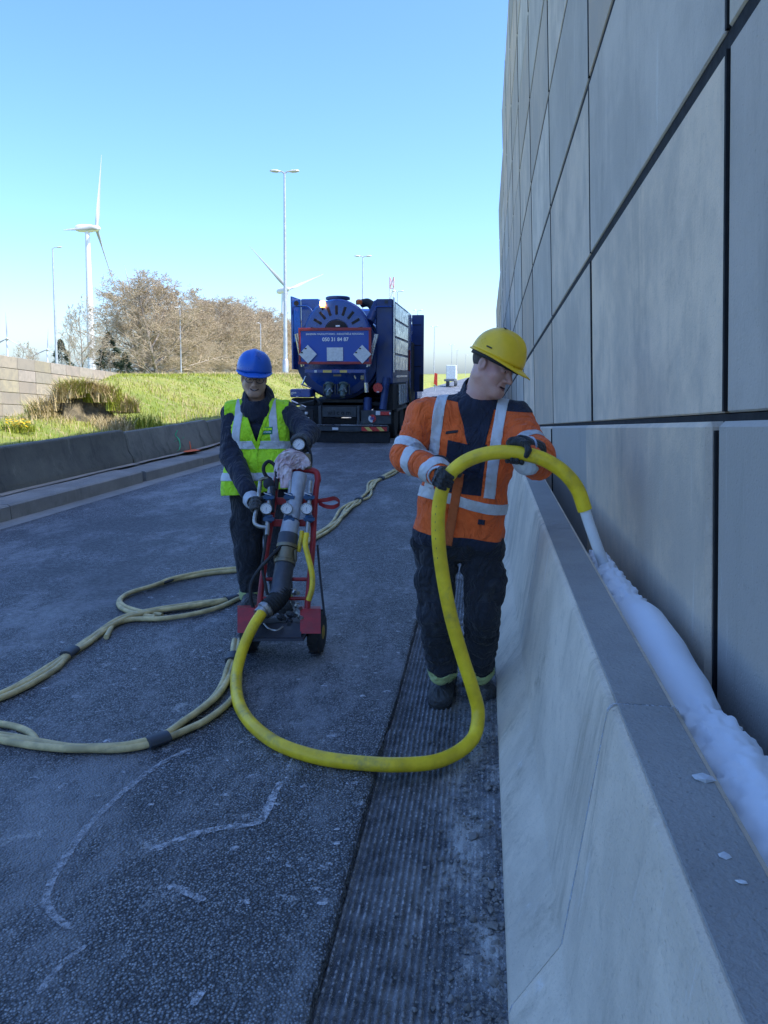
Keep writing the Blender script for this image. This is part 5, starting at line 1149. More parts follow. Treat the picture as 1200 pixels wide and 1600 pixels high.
M['helmet_yellow'] = simple('yellow_helmet_shell', (.92, .58, .02), .35, var=.1, scale=8, bump=.05, dirt=(.4, .3, .06, .3)); M['helmet_blue'] = simple('blue_helmet_shell', (.015, .12, .55), .32, var=.08, scale=8, bump=.04); M['strap_black'] = simple('helmet_strap', (.02, .02, .022), .7); M['glass_frame'] = simple('spectacle_frame', (.012, .012, .014), .35)
t = NT('spectacle_lens'); M['lens_glass'] = t.done((.9, .93, .95), .05, Transmission_Weight=1.0, IOR=1.1)

def frame(fwd, up):
    y = nrm(fwd); x = nrm(np.cross(y, up)); return np.stack([x, y, np.cross(x, y)], 1)          # columns: side, forward, up
def head_field(Fd, c, B, s=1.0, smile=0.0):
    L = lambda x, y, z: c + B @ (A_([x, y, z]) * s)
    Fd.ell(L(0, -.012, .035), A_([.076, .096, .084]) * s, B, .01); Fd.ell(L(0, .03, -.04), A_([.062, .062, .078]) * s, B, .03)
    for q in (-1, 1):
        Fd.cone(L(q * .05, .0, -.055), L(q * .018, .07, -.1), .03 * s, .023 * s, .03); Fd.ell(L(q * .04, .056, -.03), A_([.027, .026, .026]) * s, B, .02)
        Fd.cone(L(q * .012, .088, .022), L(q * .046, .07, .02), .0105 * s, .009 * s, .012)
    Fd.cone(L(-.018, .075, -.102), L(.018, .075, -.102), .022 * s, .022 * s, .02)
    for q in (-1, 1): Fd.ell(L(q * .033, .097, .0), A_([.019, .014, .012]) * s, B, .012, True); Fd.ell(L(q * .033, .073, -.001), A_([.016, .016, .015]) * s, B, .003)
    Fd.cone(L(0, .088, .008), L(0, .113, -.036), .009 * s, .0135 * s, .012)
    for q in (-1, 1): Fd.ell(L(q * .0135, .098, -.041), A_([.0105, .012, .009]) * s, B, .006)
    Fd.cone(L(-.02, .083, -.066 + .006 * smile), L(.02, .083, -.066 + .006 * smile), .0085 * s, .0085 * s, .008); Fd.cone(L(-.017, .082, -.082), L(.017, .082, -.082), .0095 * s, .0095 * s, .008)
    Fd.cone(L(-.026 - .006 * smile, .088, -.0735 + .008 * smile), L(0, .099, -.0745), .003 * s, .0035 * s, .003, sub=True); Fd.cone(L(.026 + .006 * smile, .088, -.0735 + .008 * smile), L(0, .099, -.0745), .003 * s, .0035 * s, .003, sub=True)
    for q in (-1, 1):
        Fd.cone(L(q * .03, .088, -.045), L(q * .036, .078, -.075), .003, .003, .008, sub=True)
        Fd.ell(L(q * .08, -.012, -.008), A_([.012, .021, .033]) * s, B @ A_([[1, 0, 0], [0, 1, -.15], [0, .15, 1]]), .008); Fd.ell(L(q * .091, -.006, -.006), A_([.006, .011, .019]) * s, B, .004, True)
    return L
def helmet(parent, c, B, m, s=1.0, vents=True):
    nu, nv = 56, 20; V = []; L = lambda x, y, z: c + B @ (A_([x, y, z]) * s)
    for i in range(nv + 1):
        f = i / nv; el = math.asin(min(1, f)) if i < nv else math.pi / 2; el = f * math.pi / 2
        for j in range(nu):
            a = j * 2 * math.pi / nu; x, y = math.sin(a), math.cos(a); w = math.cos(el) ** .72; z = .128 * math.sin(el) ** .9
            rx, ry = .116, .140; rid = .0055 * math.exp(-((x * w) / .16) ** 2) * float(sst(.1, .5, f)) - .004 * math.exp(-((abs(x * w) - .3) / .1) ** 2) * float(sst(.2, .5, f)) * float(1 - sst(.7, .95, f))
            low = -.012 * (1 - f) * (1 - .0 * y)
            V.append(L(x * rx * w * (1 + .02 * (1 - f)) * (1 + rid * 4), y * ry * w * (1 + rid * 4), z + rid + low + (.012 * max(0, -abs(x) + .35) * (1 - f) if y > 0 else 0)))
    Fc = [(i * nu + j, i * nu + (j + 1) % nu, (i + 1) * nu + (j + 1) % nu, (i + 1) * nu + j) for i in range(nv) for j in range(nu)]
    h = MB().raw(V, Fc).build('helmet', m, parent, True); md = h.modifiers.new('thick', 'SOLIDIFY'); md.thickness = .004; md.offset = -1
    V = []; nr = 5
    for k in range(nr):                                                                       # rim that runs out into the peak
        f = k / (nr - 1)
        for j in range(nu):
            a = j * 2 * math.pi / nu; x, y = math.sin(a), math.cos(a); pk = max(0, y) ** 2.2; ext = (.008 + .052 * pk) * f
            V.append(L(x * (.118 + ext * .55), y * (.142 + ext), -.012 - .016 * f * pk - .006 * f + (.012 * max(0, -abs(x) + .35) if y > 0 else 0)))
    Fc = [(i * nu + j, i * nu + (j + 1) % nu, (i + 1) * nu + (j + 1) % nu, (i + 1) * nu + j) for i in range(nr - 1) for j in range(nu)]
    b = MB().raw(V, Fc).build('brim', m, h, True); md = b.modifiers.new('thick', 'SOLIDIFY'); md.thickness = .0045
    V = [L(.108 * math.sin(a), .128 * math.cos(a), -.02 + z) for z in (-.018, .012) for a in np.arange(40) * 2 * math.pi / 40]; hb = add('headband', V, [(j, (j + 1) % 40, 40 + (j + 1) % 40, 40 + j) for j in range(40)], M['strap_black'], h, True); hb.modifiers.new('thick', 'SOLIDIFY').thickness = .003
    for q in (-1, 1): MB().box(L(q * .119, -.0, .018), (.004, .03, .006), B, .001).build('side_slot', M['strap_black'], h)
    if vents:
        for k in range(3): MB().cyl(L(.02 + .012 * k - .012, -.02 + .0 * k, .1275), L(.02 + .012 * k - .012, -.02, .1325), .0035, 8).build('vent_hole', M['strap_black'], h)
    return h
def grip(name, c, ax, n, wrist, elbow_dir, m, parent, R=.034, flip=1, lo_h=.0032, cuff=None):
    """gloved hand closed round a bar: c on the bar's axis, ax along it, n from the axis to the palm"""
    ax = nrm(ax); n = nrm(n - ax * (n @ ax)); b = np.cross(ax, n) * flip; lim = .16
    Fd = Field(c - lim, c + lim, lo_h); pc = c + n * (R + .018)
    P = lambda s_, a, r_: c + ax * s_ + (n * math.cos(a) + b * math.sin(a)) * r_
    for s_ in (-.028, -.009, .010, .028): Fd.cone(P(s_ * .8, -.35, R + .016), P(s_, .75, R + .013), .016, .0125, .012)
    Fd.cone(pc + ax * -.024 - n * .002, pc + ax * .024 - n * .002, .019, .019, .014)
    for s_, L_, r_ in ((-.031, 2.9, .0095), (-.0105, 3.3, .0108), (.0105, 3.25, .011), (.0315, 3.0, .0105)):
        Fd.chain([P(s_, .7, R + .012), P(s_ * 1.02, 1.45, R + .0115), P(s_ * .98, 2.25, R + .010), P(s_ * .93, L_, R + .008)], [r_ * 1.12, r_ * 1.08, r_, r_ * .85], .004)
    Fd.chain([P(.018, -.45, R + .018), P(.042, -1.0, R + .014), P(.052, -1.7, R + .011), P(.046, -2.3, R + .009)], [.017, .0145, .012, .0105], .008)
    wv = wrist - pc; wl = np.linalg.norm(wv); Fd.cone(pc, pc + wv * min(1, .12 / wl), .024, .03, .02)
    V, Q = Fd.mesh(1); V = wrinkle(V, Q, .0018, 55, seed=3); return add(name, V, Q, m, parent, True)
def sleeve_cuff(name, a, b, r1, r2, m, parent, th=.006):
    a, b = A_(a), A_(b); P = [a + (b - a) * f for f in np.linspace(0, 1, 7)]; mb = MB().tube(P, [r1 + (r2 - r1) * f + .003 * math.sin(f * 9) for f in np.linspace(0, 1, 7)], 20, False); mb.V = (A_(mb.V) + .003 * (RNG.random((len(mb.V), 3)) - .5)).tolist()
    o = mb.build(name, m, parent, True); o.modifiers.new('thick', 'SOLIDIFY').thickness = th; return o
def boot(parent, heel, toe, ank):
    lo = np.minimum(np.minimum(heel, toe), ank) - .12; hi = np.maximum(np.maximum(heel, toe), ank) + .12; Fd = Field(lo, hi, .005); z0 = heel[2]; up = A_([0, 0, 1.])
    d = nrm((toe - heel) * [1, 1, 0]); s_ = A_([d[1], -d[0], 0]); Fd.cone(heel + up * .05, toe + up * .05, .052, .058, .02); Fd.cone(heel + d * .02 + up * .06, ank, .054, .062, .03); Fd.cone(heel + d * .09 + up * .075, toe - d * .03 + up * .05, .043, .046, .03); Fd.ell(toe + d * .012 + up * .05, (.06, .06, .05), None, .02)
    V, Q = Fd.mesh(2); V = wrinkle(V, Q, .003, 30, (1, 1, 2), 4); V[:, 2] = np.maximum(V[:, 2], z0 + .012); b = add('boot', V, Q, M['boot'], parent, True)
    mb = MB(); n = 20; P = []
    for k in range(n):
        a = k * 2 * math.pi / n; w = .062 if math.cos(a) > 0 else .052; c0 = toe if math.cos(a) > 0 else heel; P.append((c0 + d * (.06 if math.cos(a) > 0 else .052) * math.cos(a) + s_ * w * math.sin(a)) * [1, 1, 0] + up * (z0 + .001))
    mb.prism(P, (0, 0, .024)); mb.build('sole', M['sole'], b)
    for k in range(4): f = .25 + k * .16; c0 = heel + d * .085 * (1 - f) + (toe - heel) * .45 * f + up * (.145 - .055 * f); MB().tube([c0 - s_ * .03 + up * -.012, c0 + d * .016 + up * .004, c0 + s_ * .03 + up * -.012], .0035, 6).build('lace', M['tape'], b, True)
    return b
def bound(pts, m=.2): p = A_(pts); return p.min(0) - m, p.max(0) + m
def band_t(V, a, b): v = b - a; return ((V - a) @ v) / (v @ v)
def dist_seg(V, a, b): v = b - a; t = np.clip(((V - a) @ v) / (v @ v), 0, 1); return np.linalg.norm(V - a - t[:, None] * v, axis=1)

# ---------------------------------------------------------------- worker in orange
hc = W(770, 573, 3.56); Bh = frame(cr * .74 - cf * .52 - cu * .42, cu + cr * .12)
SL_, SR_ = W(664, 650, 3.68), W(805, 657, 3.60); EL, WL = W(634, 712, 3.62), W(684, 737, 3.43); ER, WR = W(838, 712, 3.40), W(822, 712, 3.28)
NB = W(745, 625, 3.64); HIPL, HIPR = W(690, 850, 3.78), W(747, 850, 3.76)
KL, AL = W(682, 962, 3.74), W(694, 1046, 3.83); KR, AR = W(752, 962, 3.72), W(745, 1046, 3.87)
z0 = -.036; fl_h, fl_t = G(697, 1071, z0), G(688, 1102, z0); fr_h, fr_t = G(744, 1068, z0), G(757, 1095, z0)
Fd = Field(*bound([hc, NB, HIPL, AL, AR, EL, ER, WL, WR, fl_t], .16), .011)
Fd.cone(W(700, 690, 3.68), W(780, 692, 3.62), .09, .09, .05).cone(W(695, 780, 3.74), W(755, 780, 3.72), .09, .09, .06).cone(HIPL, HIPR, .09, .09, .06).cone(W(740, 640, 3.66), W(738, 790, 3.74), .1, .1, .05)
for ch, rr in (((W(735, 645, 3.66), SL_, EL, WL), (.06, .06, .045, .03)), ((W(765, 645, 3.62), SR_, ER, WR), (.06, .06, .045, .03)), ((HIPL, KL, AL, fl_h + A_([0, 0, .06]), fl_t + A_([0, 0, .045])), (.08, .06, .042, .035, .025)), ((HIPR, KR, AR, fr_h + A_([0, 0, .06]), fr_t + A_([0, 0, .045])), (.08, .06, .042, .035, .025))): Fd.chain(ch, rr, .03)
V, Q = Fd.mesh(1)
# head and neck at finer grain, merged into the same body mesh
Fh = Field(hc - .21, hc + .21, .0034); Lh = head_field(Fh, hc, Bh, 1.0); Fh.cone(Lh(0, -.028, -.06), NB, .058, .066, .04); Fh.cone(Lh(0, .02, -.11), NB + cf * -.04, .035, .05, .05); Vh, Qh = Fh.mesh(1)
keep = (np.linalg.norm(V[Q].mean(1) - hc, axis=1) > .19)
p1 = add('person', np.concatenate([V, Vh]), np.concatenate([Q[keep], Qh + len(V)]), M['skin'], None, True, at=G(715, 1088, z0))
tag(p1, 'person in yellow helmet and orange reflective jacket bending to guide the yellow hose', 'person')
for q in (-1, 1):
    e = MB().lathe(Lh(q * .033, .0795, -.001), Bh @ A_([q * .1, 1, -.15]), [(.0105, -.01), (.0105, .002), (.008, .006), (.004, .0085)], 14).build('eye', M['eye_white'], p1, True); MB().lathe(Lh(q * .033, .087, -.003), Bh @ A_([q * .1, 1, -.15]), [(.0048, 0), (.004, .002)], 12).build('iris', M['iris'], e)
    MB().tube([Lh(q * .016, .098, .017), Lh(q * .033, .095, .022), Lh(q * .048, .082, .016)], [.003, .004, .002], 6).build('eyebrow', M['hair_grey'], p1, True)
    MB().tube(spline([Lh(q * .02, .0915, -.003), Lh(q * .033, .0915, .0045), Lh(q * .046, .082, -.003)], 4), .0032, 6).build('eyelid', M['skin'], p1, True)
MB().tube(spline([Lh(-.024, .089, -.073), Lh(0, .0975, -.0735), Lh(.024, .089, -.073)], 5), [.002] + [.0042] * 9 + [.002], 8).build('mouth', M['mouth_dark'], p1, True)
MB().tube(spline([Lh(-.02, .089, -.0815), Lh(0, .096, -.083), Lh(.02, .089, -.0815)], 5), [.002] + [.0058] * 9 + [.002], 8).build('lower_lip', M['lip'], p1, True)
Fq = Field(hc - .13, hc + .13, .005); Fq.ell(Lh(0, -.02, .03), (.0785, .095, .08), Bh, .01); Fq.ell(Lh(0, .06, .02), (.1, .075, .12), Bh, .02, True); Fq.ell(Lh(0, 0, -.11), (.14, .14, .075), Bh, .01, True); Vq, Qq = Fq.mesh(1)
if len(Vq): add('hair', Vq, Qq, M['hair_grey'], p1, True)
helmet(p1, Lh(0, .004, .052), Bh @ Matrix.Rotation(math.radians(-4), 3, 'X').to_3x3(), M['helmet_yellow'], .96)
# jacket
UPJ = nrm(NB - W(717, 838, 3.74)); RJ = nrm(W(780, 690, 3.62) - W(700, 690, 3.68)); RJ = nrm(RJ - UPJ * (RJ @ UPJ)); FJ = np.cross(UPJ, RJ) * 1.0
if FJ @ cf > 0: FJ = -FJ
J0 = W(715, 838, 3.74)
Fd = Field(*bound([NB, SL_, SR_, EL, ER, WL, WR, W(640, 845, 3.9), W(790, 850, 3.55)], .17), .0085)
Fd.cone(W(702, 690, 3.68), W(778, 690, 3.62), .096, .096, .05).cone(W(696, 735, 3.70), W(766, 735, 3.66), .100, .100, .07).cone(W(688, 785, 3.72), W(758, 785, 3.70), .102, .102, .08).cone(W(681, 832, 3.745), W(752, 834, 3.73), .104, .104, .08)
Fd.cone(NB + UPJ * -.05, SL_, .075, .075, .06).cone(NB + UPJ * -.05, SR_, .075, .075, .06)
Fd.chain([SL_, EL, WL], [.074, .066, .052], .035); Fd.chain([SR_, ER, WR], [.074, .064, .048], .035); Fd.cone(W(840, 728, 3.4), W(826, 724, 3.3), .055, .045, .04)
Fd.ell(J0 - UPJ * .13, (.34, .34, .10), np.stack([RJ, FJ, UPJ], 1), .01, True)
V, Q = Fd.mesh(2); V = wrinkle(V, Q, .013, 8, (1, 1, .5), 1); V = wrinkle(V, Q, .006, 20, (1, 1, .55), 6); V = sleeve_folds(V, Q, [(SL_, EL, .085, .35, 1.0, 17, 1), (EL, WL, .075, .0, .9, 15, 2), (SR_, ER, .085, .3, 1.0, 15, 3), (W(694, 735, 3.70), W(770, 735, 3.66), .13, -.2, 1.2, 9, 4), (W(686, 790, 3.72), W(745, 700, 3.66), .14, .0, 1.0, 13, 5)], .006); JQ = (V, Q)
jk = add('jacket', V, Q, M['orange'], p1, True)
a_ = (V - J0) @ RJ; h_ = (V - J0) @ UPJ; d_ = (V - J0) @ FJ; N_ = vnormals(V, Q); front = N_ @ FJ
dT = np.minimum.reduce([dist_seg(V, W(698, 690, 3.68), W(783, 690, 3.62)) - .112, dist_seg(V, W(686, 785, 3.72), W(760, 785, 3.70)) - .113, dist_seg(V, NB + UPJ * -.05, SL_) - .075, dist_seg(V, NB + UPJ * -.05, SR_) - .075, dist_seg(V, W(694, 735, 3.70), W(770, 735, 3.66)) - .112, dist_seg(V, W(677, 832, 3.745), W(752, 834, 3.73)) - .112])
dL = np.minimum(dist_seg(V, SL_, EL) - .082, dist_seg(V, EL, WL) - .068); dR = np.minimum(dist_seg(V, SR_, ER) - .08, dist_seg(V, ER, WR) - .06)
tors = np.minimum(dL, dR) - dT + .012; OFF = .0035
for c0 in (-.150, .135): patch('reflective_band', JQ, [.025 - np.abs(a_ - c0), tors + .02, h_ - .215], OFF, M['reflect'], jk)
patch('reflective_band', JQ, [.025 - np.abs(h_ - .185 + .02 * np.sin(a_ * 9)), tors], OFF * 1.2, M['reflect'], jk)
for (a, b, dd, ts) in ((SL_, EL, dL, (.82,)), (EL, WL, dL, (.34,)), (SR_, ER, dR, (.72,))):
    t_ = band_t(V, a, b); own = -tors + .008; L_ = np.linalg.norm(b - a)
    for tt in ts: patch('reflective_band', JQ, [.025 - np.abs(t_ - tt) * L_, own, dist_seg(V, *((SR_, ER) if a is SL_ or a is EL else (SL_, EL))) - .15], OFF, M['reflect'], jk)
patch('shoulder_yoke', JQ, [h_ - .632 - .04 * np.abs(a_) + .012 * np.sin(a_ * 8), tors + .03], OFF * .55, M['navy_cloth'], jk)
patch('chest_panel', JQ, [.092 - np.abs(a_ - .005), h_ - .222, .455 + .10 * a_ * np.sign(a_) - h_, front - .15, tors], OFF * .5, M['navy_cloth'], jk)
patch('placket', JQ, [.021 - np.abs(a_ + .022 - .045 * (h_ - .1)), h_ + .028, .315 - h_, front - .2], OFF * 2.0, M['brown_cloth'], jk)
patch('lapel', JQ, [.036 - np.abs(a_ - .046 - .09 * (h_ - .4)), h_ - .335, .68 - h_, front - .1], OFF * 1.6, M['navy_cloth'], jk)
patch('shirt_front', JQ, [(h_ - .45) * .42 - np.abs(a_ - .008 - .02 * (h_ - .45)), front, .70 - h_], OFF * 1.9, M['navy_cloth'], jk)
for c0, hh in ((-.055, .515), (.0, .5)): patch('chest_pocket', JQ, [.028 - np.abs(a_ + .075), .006 - np.abs(h_ - .5 - (a_ + .08) * .25), front], OFF, M['strap_black'], jk); break
patch('hip_badge', JQ, [.016 - np.abs(a_ - .115), .012 - np.abs(h_ - .1), front], OFF, M['navy_cloth'], jk)
patch('hem_band', JQ, [.012 - h_ + .004 * np.sin(a_ * 20)], OFF * 1.1, M['navy_cloth'], jk)
Fc_ = Field(NB - .2, NB + .2, .006); up_n = nrm(Lh(0, -.03, -.05) - NB)
Fc_.cone(NB - up_n * .03 - cf * -.01, NB + up_n * .045 + cf * .015, .098, .083, .02); Fc_.cone(NB - up_n * .05, NB + up_n * .2, .072, .066, .006, sub=True); Fc_.cone(NB + FJ * .11 + RJ * .02 + UPJ * .08, NB + FJ * .10 + RJ * .03 - UPJ * .03, .055, .02, .01, sub=True); Vc, Qc = Fc_.mesh(1); add('collar', Vc, Qc, M['navy_cloth'], jk, True)
# trousers with holster pockets
Fd = Field(*bound([HIPL, HIPR, KL, KR, AL, AR, W(640, 840, 3.78)], .17), .0085)
Fd.cone(HIPL + cu * .03, HIPR + cu * .03, .118, .118, .05); Fd.chain([HIPL - cu * .03 - cr * .02, KL - cr * .01, AL - cu * .008 - cr * .005], [.10, .076, .060], .015); Fd.chain([HIPR - cu * .03 + cr * .02, KR + cr * .01, AR - cu * .008 + cr * .01], [.10, .076, .060], .015)
Fd.cone(W(652, 846, 3.74), W(654, 870, 3.74), .026, .018, .015); Fd.cone(W(778, 850, 3.74), W(776, 876, 3.72), .028, .02, .015); Fd.cone(W(778, 900, 3.7), W(776, 935, 3.7), .035, .035, .02); Fd.cone(W(660, 900, 3.72), W(663, 930, 3.72), .03, .03, .03)
for K in (KL, KR): Fd.ell(K - cf * .045 - cu * .01, (.06, .05, .09), None, .03)
V, Q = Fd.mesh(2); V = wrinkle(V, Q, .014, 9, (1, 1, .8), 2); V = wrinkle(V, Q, .007, 22, (1, 1, 1.1), 12); V = sleeve_folds(V, Q, [(KL, AL, .09, .1, 1.0, 16, 1), (KR, AR, .09, .1, 1.0, 16, 2), (HIPL, KL, .11, .0, .5, 12, 3), (HIPR, KR, .11, .0, .5, 12, 4)], .012); tq = (V, Q); tr_ = add('trousers', V, Q, M['black_cloth'], p1, True)
zz = V[:, 2]
for A0 in (AL, AR): patch('ankle_band', tq, [.024 - np.abs(zz - A0[2] + .03 + .01 * np.sin(V[:, 0] * 60)), .16 - np.linalg.norm((V - A0)[:, :2], axis=1)], .005, M['lime_cuff'], tr_)
for K in (KL, KR): patch('knee_patch', tq, [.085 - np.abs(zz - K[2]), .07 - np.abs((V - K) @ cr), -(vnormals(V, Q) @ cf) - .2], .004, M['black_cloth'], tr_)
boot(p1, fl_h, fl_t, AL + A_([0, 0, .03])); boot(p1, fr_h, fr_t, AR + A_([0, 0, .03]))
# gloves on the hose
i1 = int(np.argmin(np.linalg.norm(HP - W(697, 750, 3.31), axis=1))); ax1 = nrm(HP[i1 + 2] - HP[i1 - 2]); i2 = int(np.argmin(np.linalg.norm(HP - W(806, 707, 3.23), axis=1))); ax2 = nrm(HP[i2 + 2] - HP[i2 - 2])
grip('glove', HP[i1], ax1, cf * .8 - cr * .55 - cu * .1, WL, None, M['glove'], p1, HR, 1)
grip('glove', HP[i2], ax2, cu * .75 + cf * .35 + cr * .1, WR, None, M['glove'], p1, HR, -1)
c1 = HP[i1] + nrm(cf * .8 - cr * .55) * (HR + .02); d1 = nrm(WL - c1); sleeve_cuff('glove_cuff', c1 + d1 * .035, c1 + d1 * .09, .046, .05, M['cuff_white'], p1); sleeve_cuff('glove_cuff', c1 + d1 * .085, c1 + d1 * .125, .054, .066, M['glove'], p1)
c2 = HP[i2] + nrm(cu * .75 + cf * .35) * (HR + .02); d2 = nrm(W(836, 708, 3.33) - c2); sleeve_cuff('glove_cuff', c2 + d2 * .02, c2 + d2 * .14, .042, .058, M['glove'], p1); sleeve_cuff('cuff_trim', c2 + d2 * .075, c2 + d2 * .082, .054, .054, M['cuff_white'], p1, .003)

# ---------------------------------------------------------------- worker in the lime vest
hc = W(397, 590, 5.33); Bh = frame(-cf * .92 - cu * .30 + cr * .2, cu + cr * .02)
SL_, SR_ = W(364, 647, 5.40), W(448, 646, 5.40); EL, WL = W(362, 712, 5.32), W(388, 768, 5.08); ER, WR = W(482, 676, 5.24), W(474, 692, 5.05)
NB = W(403, 632, 5.40); HIPL, HIPR = W(389, 778, 5.42), W(431, 778, 5.42); KL, AL = W(388, 862, 5.40), W(392, 928, 5.47); KR, AR = W(434, 862, 5.40), W(440, 928, 5.47)
fl_h, fl_t = G(393, 942), G(391, 955); fr_h, fr_t = G(440, 942), G(444, 955)
Fd = Field(*bound([hc, NB, HIPL, AL, AR, EL, ER, WL, WR, fl_t], .16), .012)
Fd.cone(W(382, 690, 5.42), W(432, 690, 5.42), .08, .08, .05).cone(HIPL, HIPR, .09, .09, .06).cone(W(405, 670, 5.43), W(410, 770, 5.42), .08, .09, .05)
for ch, rr in (((NB, SL_, EL, WL), (.05, .05, .04, .03)), ((NB, SR_, ER, WR), (.05, .05, .04, .03)), ((HIPL, KL, AL, fl_h + A_([0, 0, .06]), fl_t + A_([0, 0, .045])), (.08, .06, .042, .035, .025)), ((HIPR, KR, AR, fr_h + A_([0, 0, .06]), fr_t + A_([0, 0, .045])), (.08, .06, .042, .035, .025))): Fd.chain(ch, rr, .03)
V, Q = Fd.mesh(1); Fh = Field(hc - .21, hc + .21, .0042); Lh = head_field(Fh, hc, Bh, 1.0, 1.0); Fh.cone(Lh(0, -.028, -.06), NB, .058, .064, .04); Vh, Qh = Fh.mesh(1)
keep = (np.linalg.norm(V[Q].mean(1) - hc, axis=1) > .19)
p2 = add('person', np.concatenate([V, Vh]), np.concatenate([Q[keep], Qh + len(V)]), M['skin_tan'], None, True, at=G(415, 948))
tag(p2, 'smiling person in blue helmet and lime vest standing behind the red trolley', 'person')
for q in (-1, 1):
    e = MB().lathe(Lh(q * .033, .0795, -.001), Bh @ A_([0, 1, -.1]), [(.0105, -.01), (.0105, .002), (.008, .006), (.004, .0085)], 12).build('eye', M['eye_white'], p2, True); MB().lathe(Lh(q * .033, .087, -.002), Bh @ A_([0, 1, -.1]), [(.005, 0), (.004, .002)], 10).build('iris', M['iris'], e)
gl = empty('spectacles', p2.location); gl.location = (0, 0, 0); gl.parent = p2
for q in (-1, 1):
    th = np.arange(25) * 2 * math.pi / 24; P = [Lh(q * .034 + .026 * math.cos(a), .107 - .004 * abs(math.cos(a)), -.004 + .019 * math.sin(a)) for a in th]; MB().tube(P, .0022, 6, False).build('rim', M['glass_frame'], gl, True)
    add('lens', [Lh(q * .034 + .025 * math.cos(a), .106, -.004 + .018 * math.sin(a)) for a in th[:-1]], [tuple(range(24))], M['lens_glass'], gl)
    MB().tube([Lh(q * .06, .105, .0), Lh(q * .076, .06, .002), Lh(q * .084, -.01, .0)], .002, 6).build('temple_arm', M['glass_frame'], gl, True)
MB().tube([Lh(-.009, .108, .0), Lh(0, .111, .004), Lh(.009, .108, .0)], .002, 6).build('bridge', M['glass_frame'], gl, True)
MB().tube(spline([Lh(-.031, .0825, -.064), Lh(-.014, .094, -.0725), Lh(0, .0965, -.0745), Lh(.014, .094, -.0725), Lh(.031, .0825, -.064)], 4), [.0015] + [.0045] * 15 + [.0015], 8).build('mouth', M['mouth_dark'], p2, True)
MB().tube(spline([Lh(-.018, .0925, -.0695), Lh(0, .0985, -.0722), Lh(.018, .0925, -.0695)], 4), .0026, 8).build('teeth', M['teeth'], p2, True)
Fq = Field(hc - .13, hc + .13, .006); Fq.ell(Lh(0, -.02, .03), (.0785, .097, .08), Bh, .01); Fq.ell(Lh(0, .06, .02), (.1, .075, .12), Bh, .02, True); Fq.ell(Lh(0, 0, -.11), (.14, .14, .08), Bh, .01, True); Vq, Qq = Fq.mesh(1)
if len(Vq): add('hair', Vq, Qq, M['hair'], p2, True)
helmet(p2, Lh(0, -.004, .06), Bh, M['helmet_blue'], 1.02, False)
UPJ = nrm(NB - W(409, 775, 5.42)); RJ = nrm(W(448, 646, 5.40) - W(364, 647, 5.40)); RJ = nrm(RJ - UPJ * (RJ @ UPJ)); FJ = np.cross(UPJ, RJ)
if FJ @ cf > 0: FJ = -FJ
J0 = W(407, 775, 5.42)
def torso(Fd, g):
    Fd.cone(W(383, 680, 5.40), W(432, 680, 5.40), .112 + g, .112 + g, .05).cone(W(384, 725, 5.40), W(434, 725, 5.40), .115 + g, .115 + g, .07).cone(W(386, 765, 5.41), W(434, 765, 5.41), .116 + g, .116 + g, .07)
    Fd.cone(NB - UPJ * .06, SL_, .07 + g, .066 + g, .05).cone(NB - UPJ * .06, SR_, .07 + g, .066 + g, .05); return Fd
Fd = torso(Field(*bound([NB, SL_, SR_, EL, ER, WL, WR, J0], .2), .009), 0); Fd.chain([SL_, EL, WL], [.08, .075, .056], .03); Fd.chain([SR_, ER, WR], [.08, .07, .052], .03); Fd.ell(J0 - UPJ * .14, (.34, .34, .1), np.stack([RJ, FJ, UPJ], 1), .01, True)
V, Q = Fd.mesh(2); V = wrinkle(V, Q, .009, 10, (1, 1, .7), 5); V = sleeve_folds(V, Q, [(SL_, EL, .085, .3, 1.0, 17, 1), (EL, WL, .075, .0, 1, 15, 2), (SR_, ER, .08, .2, 1.0, 15, 3)], .004); hd = add('hoodie', V, Q, M['navy_cloth'], p2, True)
Fc_ = Field(NB - .22, NB + .22, .007); Fc_.cone(NB - cu * .05, NB + cu * .045 + cf * .03, .135, .112, .03); Fc_.cone(NB - cu * .1 - cf * .06, NB + cu * .2 - cf * .05, .05, .075, .01, sub=True); Vc, Qc = Fc_.mesh(1); Vc = wrinkle(Vc, Qc, .006, 14, seed=8); add('hood', Vc, Qc, M['navy_cloth'], hd, True)
Fd = torso(Field(*bound([NB, SL_, SR_, J0], .24), .008), .018); Fd.cone(W(376, 758, 5.38), W(438, 758, 5.40), .115, .115, .08); Fd.cone(W(378, 775, 5.38), W(438, 770, 5.4), .10, .10, .06)
V, Q = Fd.mesh(2); V = wrinkle(V, Q, .013, 8, (1, 1, 1.2), 15); V = wrinkle(V, Q, .006, 22, (1, 1, 1.3), 3); a_ = (V - J0) @ RJ; h_ = (V - J0) @ UPJ; N_ = vnormals(V, Q); front = N_ @ FJ
arm = np.minimum(dist_seg(V, SL_ - RJ * .02, EL), dist_seg(V, SR_ + RJ * .02, ER)); Hn = float((NB - J0) @ UPJ)
neck = np.where(front > -.1, np.abs(a_ - .012) - .34 * (h_ - (Hn - .30)), np.linalg.norm(V - NB, axis=1) - .1); neckd = np.linalg.norm(V - (NB + UPJ * .02), axis=1) - .105
wid = .222 - np.abs(a_ - .01) + .10 * sst(.32, .1, h_)
hem = h_ - (.012 + .03 * sst(-.05, .15, a_)); flds = [neck, neckd, wid, hem]
VV, FF = piece(V, Q, flds, .004); vest = add('vest', VV, FF, M['lime'], p2, True); vest.modifiers.new('thick', 'SOLIDIFY').thickness = .005
VQ = (V, Q); hb = [.355, .135]
for c0 in hb: patch('reflective_band', VQ, flds + [.028 - np.abs(h_ - c0 + .03 * (a_ + .1))], .0085, M['reflect'], vest)
